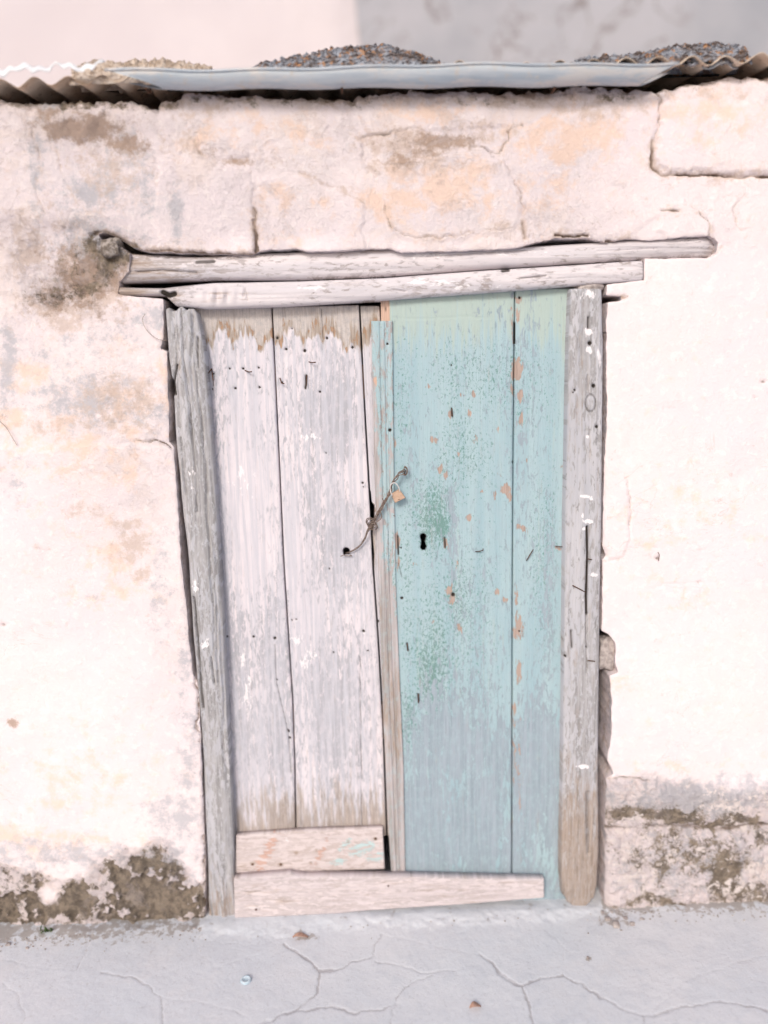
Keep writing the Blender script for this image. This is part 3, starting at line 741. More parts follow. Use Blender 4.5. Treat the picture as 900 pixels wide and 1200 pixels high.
boxmesh('side_wall', (-5.1, 0.05, -0.05), (-5.002, 2.4, 2.3), M_ROOM, wall)
boxmesh('side_wall', (5.002, 0.05, -0.05), (5.1, 2.4, 2.3), M_ROOM, wall)
# wedge stone in the broken pocket beside the right post, and crumbs of mortar
c = P(712, 766, 0.03)
rock('lichened_stone', P(131, 291, 0.012), (0.050, 0.05, 0.045), M_LICHEN, wall, 12, 0.3)
rock('wedge_stone', c + Vector((0, .02, 0)), (0.050, 0.06, 0.10), M_STONE, wall, 4, 0.3)
# hook and dry tendril on the plaster
tube('iron_hook', smooth_path([P(772, 657, 0.0), P(772, 655, -0.012), P(772.5, 650, -0.012), P(771, 647, -0.008)], 4), 0.0011, M_RUST, wall, 6)
tube('tendril', smooth_path([P(196, 399, 0.0), P(184, 397, -0.010), P(172, 387, -0.016), P(167, 375, -0.014), P(170, 368, -0.006)], 5), 0.0008, M_STRAW, wall, 5)
tube('tendril', smooth_path([P(0, 494, 0.002), P(8, 502, -0.010), P(14, 512, -0.012), P(20, 522, -0.002)], 4), 0.0008, M_STRAW, wall, 5)

# ================================================================== DOOR FRAME
frame = empty('door_frame', (0.0, 0.02, 0.0), 'rough grey timber door frame with two hewn posts under two long whitewashed beams', 'door frame')
def grooves(um, vm, s, amp=0.0016, f=120, l=1.2):
    n = fbm(um * f + fbm(um * 8, vm * 2, s + 5) * (2.5 if 20 < s < 40 else 6), vm * l, s, 3)
    return (sst(0.45, 0.75, n)) * amp
def splits(px, py, L):
    m = np.zeros(px.shape)
    for pts, w, a in L:
        m = np.maximum(m, a * (1 - sst(w * 0.5, w * 1.5 + 0.3, seg_dist(px, py, pts))))
    return m
def holes(px, py, L):
    m = np.zeros(px.shape)
    for x, y, r in L:
        m = np.maximum(m, 1 - sst(r * 0.55, r * 1.15, np.hypot(px - x, py - y)))
    return m

# left post
LS = [([(207, 428), (203, 450), (205, 462)], 1.6, 1), ([(212, 360), (216, 420), (226, 520), (232, 600)], .9, .7), ([(231, 395), (233, 430)], 1.2, .8), ([(224, 370), (236, 500), (246, 640), (252, 760)], .8, .55),
      ([(228, 700), (236, 800), (238, 830)], 1.2, .8), ([(204, 380), (209, 470), (217, 580)], .8, .6), ([(240, 560), (252, 700), (258, 800)], .8, .5), ([(247, 770), (253, 800)], 1., .7)]
def d_left(px, py, u, um, vm):
    x = px + (fbm(um * 60, vm * 8, 3) - .5) * 6
    kn = sum(a * np.exp(-((px - cx) / rx) ** 2 - ((py - cy) / ry) ** 2) for cx, cy, rx, ry, a in [(211, 432, 9, 26, -.012), (214, 500, 8, 16, -.008), (226, 690, 10, 18, -.008), (240, 765, 9, 16, -.006), (216, 395, 8, 16, .006)])
    return grooves(um, vm, 1, 0.0055, 70, 1.6) + (fbm(um * 14, vm * 2.2, 9) - .5) * 0.022 + splits(x, py, LS) * 0.012 + kn + 0.012 * sst(240, 275, px) * 0
def m_left(px, py, u, um, vm):
    x = px + (fbm(um * 60, vm * 8, 3) - .5) * 6
    return {'peel': 0.62 + (fbm(um * 20, vm * 3, 4) - .5) * .9, 'dark': np.maximum(splits(x, py, LS) * 0.8, sst(0.72, .9, fbm(um * 90, vm * 2, 8)) * .4), 'brown': np.maximum(.25 * sst(1000, 1070, py) * 2, blobs(px, py, [(212, 432, 10, 26, .35)])),
            'white': blobs(px, py, [(240, 755, 5, 6, .8), (232, 690, 8, 14, .45), (225, 560, 6, 20, .4)])}
slab('door_post', frame, M_POST, [(350, 192), (420, 197), (450, 202), (520, 206), (600, 213), (650, 219), (700, 223), (750, 226), (790, 230), (850, 235), (900, 238), (1000, 242), (1085, 244)],
     [(350, 228), (372, 231), (395, 236), (420, 240), (500, 246), (600, 253), (700, 259), (800, 264), (900, 269), (980, 273), (1085, 275)],
     lambda u: 356 + 10 * np.abs(u - .5) + 6 * vn(u * 9, u * 0, 2), 1082, Yf=-0.004, thick=0.11, nu=34, nv=420, disp=d_left, masks=m_left, bulge=0.009, rnd=0.008, seed=1)
# right post
RS = [([(688.5, 618), (689, 650), (687.5, 700), (688, 720)], 1.3, 1), ([(687, 720), (688, 790)], .7, .6), ([(690, 372), (690, 385)], 1.2, .7), ([(689, 440), (690, 460)], .7, .5), ([(670, 740), (671, 760)], 1.2, .7), ([(689, 930), (690, 1000)], 2.2, .5)]
RH = [(692, 402, 3.2), (696, 452, 3), (674, 457, 2), (700, 500, 2.5), (663, 770, 2), (672, 460, 1.5), (688, 759, 1.3)]
def d_right(px, py, u, um, vm):
    kn = sum(a * np.exp(-((px - cx) / rx) ** 2 - ((py - cy) / ry) ** 2) for cx, cy, rx, ry, a in [(692, 470, 9, 14, -.004), (690, 400, 8, 24, .004)])
    ring = np.abs(np.hypot((px - 692) / 6, (py - 472) / 10) - 1)
    return grooves(um, vm, 11, 0.0020, 110, 1.0) + (fbm(um * 10, vm * 2, 19) - .5) * 0.010 + splits(px, py, RS) * 0.014 + holes(px, py, RH) * 0.008 + kn + (1 - sst(.1, .3, ring)) * .003 + 0.02 * sst(1040, 1062, py) * (1 - u)
def m_right(px, py, u, um, vm):
    ring = np.abs(np.hypot((px - 692) / 6, (py - 472) / 10) - 1)
    return {'peel': 0.42 + (fbm(um * 20, vm * 3, 14) - .5) * .9, 'dark': np.maximum(np.maximum(splits(px, py, RS), holes(px, py, RH)), (1 - sst(.1, .35, ring)) * .6), 'brown': 0.12 + 0.72 * sst(840, 1020, py),
            'white': blobs(px, py, [(690, 388, 5, 5, 1.1), (690, 410, 4, 5, 1.1), (689, 512, 3, 3, .9), (688, 582, 7, 2.5, 1), (693, 585, 3, 2, .8), (690, 611, 7, 2.5, .9), (684, 620, 3, 2.5, .9), (696, 674, 6, 2.5, 1), (683, 603, 2, 4, .7), (682, 899, 6, 3, 1.1), (685, 703, 3, 3, .7), (703, 420, 3, 14, .8), (690, 345, 16, 8, .45), (690, 880, 5, 5, .5)])}
slab('door_post', frame, M_POST, [(330, 671), (345, 669), (400, 667), (500, 665), (600, 663), (700, 662), (800, 661), (900, 660), (1000, 658), (1030, 658), (1070, 662)],
     [(330, 706), (400, 708), (500, 707), (600, 706), (700, 704), (800, 703), (900, 702), (1000, 703), (1040, 701), (1070, 694)],
     338, lambda u: 1052 + 14 * np.sin(u * 3.1) + 5 * vn(u * 12, u * 0, 4), Yf=-0.012, thick=0.11, nu=34, nv=440, disp=d_right, masks=m_right, bulge=0.006, rnd=0.010, seed=2)
# lintel beams
TS = [([(160, 318), (190, 316), (230, 319)], 1.2, .6), ([(230, 307), (250, 306)], 2.5, .7), ([(500, 300), (560, 296), (640, 291)], .7, .4), ([(700, 294), (770, 291)], .7, .3)]
def d_top(px, py, u, um, vm):
    return grooves(um, vm, 21, 0.0028, 90, 1.2) + (fbm(um * 10, vm * 3, 29) - .5) * 0.012 + splits(px, py, TS) * .008 + .016 * sst(815, 842, px) ** 2
def m_top(px, py, u, um, vm):
    return {'peel': .30 + .4 * (1 - sst(150, 330, px)) + (fbm(um * 20, vm * 3, 24) - .5) * .7, 'dark': splits(px, py, TS), 'brown': .55 * (1 - sst(152, 250, px)) + blobs(px, py, [(405, 292, 16, 4, .6), (435, 291, 20, 3, .8)]), 'grey': .5 * sst(560, 760, px), 'white': blobs(px, py, [(500, 300, 40, 4, .5), (600, 296, 50, 5, .4)])}
slab('lintel_beam', frame, M_LINTEL, [(130, 294), (152, 296), (230, 300), (298, 296), (380, 293), (460, 290), (540, 292), (600, 289), (700, 283), (770, 279), (834, 275), (846, 276)],
     [(130, 332), (152, 330), (250, 327), (350, 327), (450, 323), (560, 315), (640, 310), (700, 306), (760, 303), (838, 301), (846, 300)],
     140, lambda u: 836 + 9 * np.sin(u * 3.14) - 4 * (1 - u) * 0, horiz=True, Yf=0.010, thick=0.11, nu=30, nv=520, disp=d_top, masks=m_top, bulge=0.012, rnd=0.012, seed=3)
BS = [([(190, 342), (198, 346), (204, 344)], 3, 1.0), ([(460, 339), (475, 341)], .8, .5), ([(610, 326), (640, 323)], .9, .6), ([(285, 348), (287, 338), (290, 352)], .8, .5), ([(590, 317), (597, 316)], 2, .8), ([(300, 335), (420, 331)], .6, .3)]
def d_bot(px, py, u, um, vm):
    kn = 0.006 * np.exp(-((px - 258) / 18) ** 2 - ((py - 347) / 7) ** 2) * np.sin(px * .5)
    return grooves(um, vm, 31, 0.0022, 90, 1.2) + (fbm(um * 10, vm * 3, 39) - .5) * 0.009 + splits(px, py, BS) * .010 + kn + .02 * (1 - sst(150, 215, px))
def m_bot(px, py, u, um, vm):
    return {'peel': .27 + .5 * (1 - sst(190, 250, px)) + (fbm(um * 20, vm * 3, 34) - .5) * .7, 'dark': splits(px, py, BS), 'brown': np.maximum(.75 * (1 - sst(140, 215, px)), blobs(px, py, [(258, 347, 18, 5, .6), (205, 346, 14, 8, .6), (285, 345, 8, 6, .4)])), 'grey': .35 * sst(560, 760, px) + blobs(px, py, [(440, 336, 60, 5, .5)]), 'white': blobs(px, py, [(500, 330, 40, 5, .6), (360, 338, 30, 4, .5), (550, 336, 30, 5, .5)])}
slab('lintel_beam', frame, M_LINTEL, [(130, 335), (190, 337), (250, 331), (350, 329), (450, 325), (560, 317), (640, 312), (700, 308), (760, 304)],
     [(130, 345), (192, 346), (205, 358), (240, 361), (330, 358), (450, 351), (560, 343), (650, 336), (760, 328)],
     136, 755, horiz=True, Yf=-0.006, thick=0.12, nu=30, nv=480, disp=d_bot, masks=m_bot, bulge=0.008, rnd=0.010, seed=4)
rock('packing_stone', P(690, 337.5, 0.03), (0.075, 0.05, 0.018), M_STONE, frame, 6, 0.25)
# little dark splinters and white drips are in the posts themselves; two nails in the right post
for a, b in (((671, 686), (686, 694)), ((689, 655), (694, 656)), ((689, 774), (697, 775))):
    tube('nail', [P(a[0], a[1], -0.020), P(b[0], b[1], -0.010)], 0.0016, M_RUST, frame, 6)

# ================================================================== WHITE DOOR
wd = empty('white_door', P(345, 975, 0.06), 'left door leaf of weathered planks, flaking white paint over grey wood with rusty top', 'door')
WH = [(250, 438, 1.6), (269, 432, 1.8), (285, 432, 1.8), (303, 431, 1.8), (249, 456, 1.3), (276, 455, 1.9), (304, 454, 1.9), (236, 433, 1.5), (240, 455, 1.4), (325, 396, 2.2), (335, 409, 2), (342, 385, 1.5), (383, 396, 2), (357, 411, 2.5), (413, 407, 2), (331, 448, 1.4), (375, 459, 1.6), (382, 531, 1.5), (425, 566, 1.5), (426, 571, 1.2),
      (263, 733, 1.4), (297, 746, 1.8), (322, 748, 2.2), (266, 746, 1.6), (391, 765, 1.6), (342, 727, 1.4), (347, 726, 1.4), (426, 740, 2.2), (431, 763, 1.5), (443, 728, 2), (240, 521, 1.6), (386, 667, 1.5), (325, 797, 1.5), (338, 857, 2), (340, 865, 1.8)]
def ragged(um, vm):
    return 402 + (fbm(um * 38, vm * 0, 77, 3) - 0.5) * 50 + (fbm(um * 170, vm * 0, 78, 2) - .5) * 18
BIGHOLE = (406, 646.5, 4.8)
WSL = [([(322, 755), (324, 800), (338, 860), (341, 905)], .9, .6), ([(377, 362), (378, 410)], .6, .7), ([(422, 770), (424, 970)], .6, .7), ([(377, 560), (381, 760), (386, 960)], .4, .25), ([(359, 440), (358, 455)], 1.5, .9), ([(249, 440), (250, 452)], 1.0, .7),
       ([(393, 655), (396, 700)], .5, .3), ([(260, 700), (262, 735)], .8, .5)]
def d_white(px, py, u, um, vm):
    y = py + (um * 0)
    r = ragged(um, vm)
    return grooves(um, vm, 41, 0.0016, 130, 0.8) + (fbm(um * 6, vm * 1.2, 49) - .5) * 0.007 + holes(px, py, WH) * .006 + splits(px, py, WSL) * .005 + 0.012 * holes(px + (vn(px * .7, py * .7, 5) - .5) * 3, py, [BIGHOLE]) + .0012 * (1 - sst(-4, 4, y - r))
def m_white(px, py, u, um, vm):
    r = ragged(um, vm)
    n = fbm(um * 14, vm * 2.2, 44)
    peel = .08 + .45 * n + blobs(px, py, [(395, 490, 20, 50, .75), (360, 480, 12, 40, .62), (290, 770, 50, 70, .62), (400, 640, 30, 60, .62), (255, 700, 20, 200, .6), (360, 600, 15, 60, .6), (385, 830, 40, 80, .6), (300, 860, 50, 60, .66), (240, 470, 12, 60, .75), (290, 520, 30, 20, .4)]) * (.35 + .75 * n)
    peel = peel - .4 * blobs(px, py, [(280, 560, 30, 60, 1), (350, 640, 20, 60, .8), (410, 560, 20, 40, .8), (360, 730, 20, 40, .8), (300, 650, 25, 40, .7)])
    top = 1 - sst(-7, 7, py - r)
    rust = np.exp(-((py - r + 10) / 13) ** 2) * sst(.42, .62, fbm(um * 30, vm * 0 + 3, 71)) * 0.95
    rust = np.maximum(rust, np.exp(-((py - r + 4) / 7) ** 2) * .85)
    rust = np.maximum(rust, .30 * np.exp(-np.maximum(r - py, 0) / 30) * top)
    low = sst(880, 985, py + (fbm(um * 40, vm * 4, 72) - .5) * 70)
    return {'peel': np.clip(peel, 0, 1), 'bare': np.clip(top + low * .12, 0, 1), 'chip': rust * (.18 + .62 * fbm(um * 45, vm * 25, 73)), 'brown': np.maximum(rust * .85, low * (.6 + .55 * n)), 'dark': np.maximum(np.maximum(holes(px, py, WH), splits(px, py, WSL)), holes(px, py, [(406, 646, 5)])),
            'grey': .35 + .4 * fbm(um * 12, vm * 1.5, 45), 'white': blobs(px, py, [(284, 560, 16, 30, .35), (290, 815, 5, 24, .7), (286, 770, 5, 14, .7), (360, 770, 12, 16, .5), (245, 755, 5, 8, .6), (350, 750, 10, 10, .5), (362, 512, 14, 5, .6)])}
seam12 = [(350, 318), (360, 318.5), (430, 322), (537, 327), (660, 332.5), (760, 339), (821, 343), (900, 345.5), (990, 347)]
seam23 = [(350, 421), (360, 421.5), (470, 427), (560, 432), (600, 434.5), (660, 437), (700, 440), (760, 444), (850, 449), (990, 454)]
off = lambda L, d: [(a, b + d) for a, b in L]
slab('plank', wd, M_WHITE, [(350, 220), (600, 242), (990, 268)], off(seam12, -1.0), 358, 980, Yf=0.046, thick=0.028, nu=62, nv=460, disp=d_white, masks=m_white, rnd=0.003, seed=5)
slab('plank', wd, M_WHITE, off(seam12, .9), off(seam23, -0.9), lambda u: 359.5 - 2 * u, 980, Yf=0.044, thick=0.028, nu=72, nv=480, disp=d_white, masks=m_white, rnd=0.003, seed=5, cut=lambda px, py: holes(px + (vn(px * .7, py * .7, 5) - .5) * 3, py, [BIGHOLE]))
def d_w3(px, py, u, um, vm):
    gap = sdf(px, py, [(432, 572), (434.5, 576), (435.5, 588), (438, 592), (438, 610), (436.5, 625), (437.5, 650), (438, 668), (436, 668), (434.5, 640), (433, 610)])
    return grooves(um, vm, 46, 0.0014, 130, 0.8) + .004 * (1 - sst(-.6, .6, gap))
def m_w3(px, py, u, um, vm):
    m = m_white(px, py, u, um, vm)
    gap = sdf(px, py, [(431, 572), (434.5, 576), (435.5, 588), (439, 592), (439, 610), (436.5, 625), (438.5, 650), (438, 672), (436, 672), (434.5, 640), (432, 610)])
    m['dark'] = np.maximum(m['dark'], 1 - sst(-.5, 1, gap)); m['chip'] = np.maximum(m['chip'], blobs(px, py, [(438, 600, 3, 14, .7), (443, 364, 5, 6, .4)]))
    m['brown'] = np.maximum(m['brown'], blobs(px, py, [(438, 650, 3, 40, .5)]))
    return m
slab('plank', wd, M_WHITE, off(seam23, .9), [(350, 444), (380, 446), (500, 449), (600, 452), (700, 456), (990, 466)], 358.5, 980, Yf=0.050, thick=0.026, nu=22, nv=460, disp=d_w3, masks=m_w3, rnd=0.002, seed=5, cut=lambda px, py: 1 - sst(-.4, .4, sdf(px, py, [(432, 572), (434.5, 576), (435.5, 588), (438, 592), (438, 610), (436.5, 625), (438, 650), (438, 668), (436, 668), (434.5, 640), (433, 610)])))
# cross rail on the inner side, seen from nowhere but holding the planks
boxmesh('inner_rail', (P(230, 450, .075).x, 0.0755, P(300, 470, .075).z), (P(445, 450, .075).x, 0.10, P(300, 430, .075).z), M_POST, wd)
boxmesh('inner_rail', (P(260, 850, .075).x, 0.0755, P(300, 870, .075).z), (P(452, 850, .075).x, 0.10, P(300, 830, .075).z), M_POST, wd)
for pts in ([(287, 434), (292, 436), (295, 435.5)], [(362, 424), (366, 425), (370, 424.5)], [(248, 432), (249, 440), (250, 446)], [(359.5, 440), (359, 452)], [(328, 443), (330, 449), (333, 449.5)], [(237, 441), (244, 438), (248, 432)]):
    tube('nail', [P(x, y, 0.036 + (0.006 if i == 0 else -0.004 * i)) for i, (x, y) in enumerate(pts)], 0.0016, M_RUST, wd, 6)

# ================================================================== BLUE DOOR
bd = empty('blue_door', P(560, 1026, 0.06), 'right door leaf of pale blue peeling planks with green flecks and a black keyhole', 'door')
KEY = [(496, 629, 4.0), (496, 632, 3.0), (496, 637, 2.8), (496.3, 641, 3.8)]
BH = [(531, 697, 3), (454, 403, 1.5), (457, 504, 2.2), (460, 646, 2), (609, 349, 2), (470, 642, 1.5), (471, 701, 2.2), (601, 542, 1.6), (609, 740, 1.6), (529, 428, 1.3)]
BSL = [([(603, 378), (603, 402)], 1.3, .9), ([(529, 478), (530, 488)], 1.0, .8), ([(466, 628), (467, 650)], 1.2, .8), ([(521, 630), (522, 642)], 1.3, .8), ([(477, 754), (478, 762)], 1.2, .8), ([(490, 814), (491, 822)], 1.3, .8), ([(458, 372), (490, 374), (545, 371), (580, 373)], .5, .25),
       ([(603, 400), (601, 470), (600, 560)], .6, .4), ([(530, 380), (532, 600), (533, 760)], .4, .18), ([(467, 660), (471, 676)], 1, .6), ([(550, 485), (552, 495)], .8, .4)]
CH = [(606, 370, 3, 12, 1), (607, 352, 4, 6, .8), (606, 436, 6, 15, 1.15), (601, 458, 3, 7, .8), (610, 466, 3, 8, .9), (611, 495, 4, 8, .9), (600, 380, 2, 30, .6), (593, 574, 7, 7, 1.1), (598, 582, 5, 5, .9), (501, 452, 4, 4, .7), (507, 516, 4, 6, .9), (551, 484, 3, 6, .8), (557, 514, 3, 5, .7), (463, 520, 3, 6, .7), (516, 549, 5, 6, .7), (522, 556, 3, 6, .7),
      (549, 606, 4, 5, .9), (611, 620, 7, 5, .8), (521, 638, 4, 8, .8), (466, 635, 5, 10, .9), (468, 660, 3, 14, .7), (527, 692, 5, 7, 1.), (531, 705, 5, 8, .9), (538, 738, 4, 6, .7), (582, 694, 4, 5, .8), (592, 703, 4, 4, .7), (655, 641, 5, 3, .8), (585, 555, 3, 5, .6), (535, 663, 3, 8, .6), (580, 582, 3, 8, .6), (565, 575, 4, 3, .6),
      (607, 735, 6, 18, .9), (609, 785, 4, 18, .9), (603, 830, 4, 10, .85), (605, 700, 4, 14, .6), (537, 530, 3, 4, .5), (660, 545, 3, 5, .6), (487, 660, 3, 4, .5), (528, 485, 4, 6, .7), (603, 880, 3, 60, .45), (583, 503, 3, 6, .6), (540, 463, 3, 3, .6), (555, 460, 3, 4, .6), (617, 540, 3, 8, .5), (487, 722, 3, 3, .6), (507, 728, 5, 4, .6), (609, 905, 3, 60, .5)]
def d_blue(px, py, u, um, vm):
    c = blobs(px, py, CH)
    return grooves(um, vm, 61, 0.0010, 130, 0.7) * sst(800, 900, py) + grooves(um, vm, 62, 0.0005, 120, .7) + (fbm(um * 5, vm * 1.2, 69) - .5) * 0.006 + np.minimum(c, 1) * .0010 + holes(px, py, KEY) * .012 + holes(px, py, BH) * .005 + splits(px, py, BSL) * .005
def m_blue(px, py, u, um, vm):
    n = fbm(um * 16, vm * 3, 64); n2 = fbm(um * 30, vm * 8, 65)
    low = sst(770, 960, py + (fbm(um * 40, vm * 5, 66) - .5) * 120)
    peel = -.06 + .55 * n + low * (-.04 + .92 * n2) + blobs(px, py, [(630, 880, 26, 60, .75), (530, 860, 40, 50, .5), (645, 700, 10, 100, .42), (530, 600, 8, 60, .45), (500, 960, 30, 40, .5), (585, 900, 10, 60, .5), (560, 960, 30, 40, .5)])
    green = .08 + .28 * n2 + blobs(px, py, [(497, 638, 9, 14, .6), (512, 605, 28, 50, .7), (518, 615, 11, 18, 1.2), (540, 720, 50, 110, .36), (505, 770, 30, 90, .6), (560, 440, 90, 70, .35), (540, 540, 40, 70, .45), (478, 720, 12, 130, .5), (640, 660, 20, 120, .42), (480, 840, 12, 60, .6), (527, 400, 5, 30, .45), (470, 460, 14, 90, .4)]) * (.5 + n)
    green = green * (1 - .5 * sst(860, 960, py)) * (.55 + .45 * sst(370, 420, py))
    bare = np.zeros(px.shape)
    return {'peel': np.clip(peel, 0, 1), 'green': np.clip(green * .62, 0, .75), 'chip': blobs(px + (n2 - .5) * 4, py + (n - .5) * 8, CH), 'bare': bare, 'brown': blobs(px, py, [(600, 900, 3, 90, .3), (531, 700, 5, 5, .5)]),
            'dark': np.maximum(np.maximum(holes(px, py, BH), splits(px, py, BSL)), holes(px, py, [(x, y, r + .8) for x, y, r in KEY])), 'grey': 1 - sst(345, 440, py + (n - .5) * 60)}
bseam = [(330, 603.5), (400, 603), (600, 601), (700, 600.5), (1000, 600), (1050, 600)]
slab('plank', bd, M_BLUE, [(330, 456), (377, 457), (560, 459), (800, 463), (1040, 470)], off(bseam, -.7), 340, 1036, Yf=0.030, thick=0.030, nu=100, nv=520, disp=d_blue, masks=m_blue, rnd=0.0025, seed=6, cut=lambda px, py: holes(px, py, KEY))
slab('plank', bd, M_BLUE, off(bseam, .8), [(330, 676), (600, 672), (1060, 668)], 338, 1062, Yf=0.032, thick=0.030, nu=52, nv=520, disp=d_blue, masks=m_blue, rnd=0.0025, seed=6)
def d_strip(px, py, u, um, vm):
    g = np.exp(-((u - .42) / .05) ** 2) * .0035 + np.exp(-((u - .66) / .05) ** 2) * .0035 + .003 * sst(.7, .74, u)
    return g + grooves(um, vm, 81, 0.0012, 130, .8) + holes(px, py, [(454, 403, 1.6), (457, 504, 2.3), (449, 893, 1.6)]) * .005
def m_strip(px, py, u, um, vm):
    n = fbm(um * 30, vm * 4, 84)
    return {'peel': np.clip(.18 + .35 * n + .80 * sst(620, 780, py + (n - .5) * 160) + .35 * (1 - sst(.08, .25, u)) * sst(400, 480, py) + .3 * sst(460, 600, py) * (1 - sst(.2, .5, u)), 0, 1), 'green': .1 + .2 * n + .2 * sst(560, 700, py),
            'brown': np.maximum(.42 * sst(740, 800, py + (n - .5) * 80) * (1 - sst(860, 940, py)), (.3 * (1 - sst(.02, .18, u)))), 'chip': blobs(px, py, [(463, 520, 3, 8, .7), (441, 445, 3, 10, .6), (462, 545, 2, 20, .5)]),
            'dark': holes(px, py, [(454, 403, 1.8), (457, 504, 2.5), (449, 893, 1.8)]), 'grey': sst(850, 960, py) * .7}
slab('meeting_stile', bd, M_STRIP, [(370, 434.5), (377, 435), (590, 440), (680, 444), (850, 449.5), (970, 455), (1030, 459)], [(370, 460), (560, 462), (680, 464), (760, 467), (830, 470), (900, 473), (1030, 475.5)],
     376, 1030, Yf=0.020, thick=0.022, nu=44, nv=480, disp=d_strip, masks=m_strip, rnd=0.003, seed=7)
def m_or(px, py, u, um, vm):
    return {'chip': 1.0 + 0 * px, 'brown': .3 + .4 * fbm(um * 60, vm * 20, 5), 'dark': blobs(px, py, [(452, 362, 2, 5, .7)])}
o = slab('backing_lath', bd, M_STRIP, [(340, 446), (400, 447)], [(340, 457), (400, 459)], 345, 400, Yf=0.034, thick=0.02, nu=12, nv=50, masks=m_or, rnd=0.002, seed=8)
o['label'] = 'short orange brown bare strip above the stile'
boxmesh('inner_rail', (P(470, 450, .075).x, 0.0645, P(300, 470, .075).z), (P(655, 450, .075).x, 0.09, P(300, 430, .075).z), M_POST, bd)
boxmesh('inner_rail', (P(470, 850, .075).x, 0.0645, P(300, 870, .075).z), (P(655, 850, .075).x, 0.09, P(300, 830, .075).z), M_POST, bd)
for pts in ([(557, 646.5), (562, 646), (566, 645), (566, 643)], [(617, 657), (621, 650), (625, 644)], [(651, 640), (661, 641)], [(490.5, 813), (490, 824)], [(477, 753), (478, 763)], [(529.5, 478), (530, 488)]):
    tube('nail', [P(x, y, 0.024 - 0.003 * i) for i, (x, y) in enumerate(pts)], 0.0015, M_RUST, bd, 6)

# ================================================================== LOOSE BOARDS
def m_b1(px, py, u, um, vm):
    return {'peel': .35 + .3 * fbm(um * 20, vm * 4, 91), 'chip': blobs(px + (py - 1000) * .5, py, [(312, 1000, 9, 30, .62), (375, 1000, 6, 30, .5)]), 'green': 0 * px, 'brown': blobs(px, py, [(296, 1013, 4, 3, .9), (329, 1013, 4, 3, .9), (347, 1000, 3, 3, .8), (371, 997, 2.5, 3, .7), (364, 1011, 2.5, 2, .7), (440, 983, 3, 2.5, .8), (408, 986, 2.5, 2.5, .7), (285, 1016, 14, 7, .5)]),
            'white': blobs(px, py, [(340, 985, 50, 8, .3)])}
b1 = empty('short_board', P(363, 1024, 0.03), 'short pale pink board with orange and turquoise smears, under the white planks', 'board')
def board1_mat():
    s_ = wood_material('smeared_board', (0.66, 0.575, 0.57), (0.62, 0.55, 0.55), (0.52, 0.44, 0.42), (0.60, 0.52, 0.515), chip=(0.62, 0.42, 0.36), green=(0.42, 0.62, 0.64), gscale=.6, dot_amt=1)
    return s_
M_B1 = board1_mat()
def m_b1b(px, py, u, um, vm):
    m = m_b1(px, py, u, um, vm)
    m['green'] = blobs(px + (py - 1000) * .8, py, [(420, 995, 14, 9, 1.3), (445, 1005, 10, 6, 1.2), (405, 1010, 12, 5, .9), (396, 990, 6, 10, .8)])
    return m
o = slab('plank', b1, M_B1, [(270, 979.5), (277, 979.5), (360, 974), (449, 971), (460, 971)], [(270, 1024), (276, 1024), (360, 1022), (452, 1019), (460, 1019)], lambda u: 276.5 - u, lambda u: 448.5 + 2.5 * u, horiz=True, Yf=0.022, thick=0.022, nu=40, nv=220,
         disp=lambda px, py, u, um, vm: grooves(um, vm, 95, .001, 90, .8) + (fbm(um * 8, vm * 4, 96) - .5) * .004, masks=m_b1b, rnd=0.004, seed=9)
for x, y in ((296, 1013), (329, 1013), (440, 983)):
    rock('nail_head', P(x, y, 0.021), (0.006, 0.003, 0.006), M_RUST, b1, 1, 0.1, div=1)
b2 = empty('long_board', P(455, 1070, 0.0), 'long whitewashed board lying along the foot of both doors, tapering to the right', 'board')
B2S = [([(308, 1057), (330, 1055)], .8, .6), ([(400, 1045), (425, 1043), (470, 1046)], .6, .4), ([(540, 1050), (580, 1046)], .6, .4), ([(300, 1040), (350, 1038)], .5, .3)]
slab('plank', b2, M_BOARD, [(265, 1030), (275, 1030), (340, 1025), (352, 1028), (460, 1027.5), (637, 1031.5), (650, 1032)], [(265, 1077), (275, 1077), (400, 1071), (430, 1068), (520, 1062), (638, 1053), (650, 1053)], lambda u: 274 + u, lambda u: 637.5 + vn(u * 8, u * 0, 5), horiz=True, Yf=-0.008, thick=0.030, nu=40, nv=380,
     disp=lambda px, py, u, um, vm: grooves(um, vm, 97, .0016, 80, .9) + (fbm(um * 8, vm * 4, 98) - .5) * .007 + splits(px, py, B2S) * .004,
     masks=lambda px, py, u, um, vm: {'peel': .30 + .45 * fbm(um * 20, vm * 4, 92), 'dark': splits(px, py, B2S) * .7, 'brown': blobs(px, py, [(450, 1033, 10, 2, .5), (330, 1058, 12, 3, .4), (310, 1045, 30, 3, .3)]) + .12, 'grey': .3 + 0 * px}, rnd=0.005, seed=10)
for x, y in ((455, 1038), (300, 1066)):
    rock('nail_head', P(x, y, -0.009), (0.006, 0.003, 0.006), M_RUST, b2, 1, 0.1, div=1)

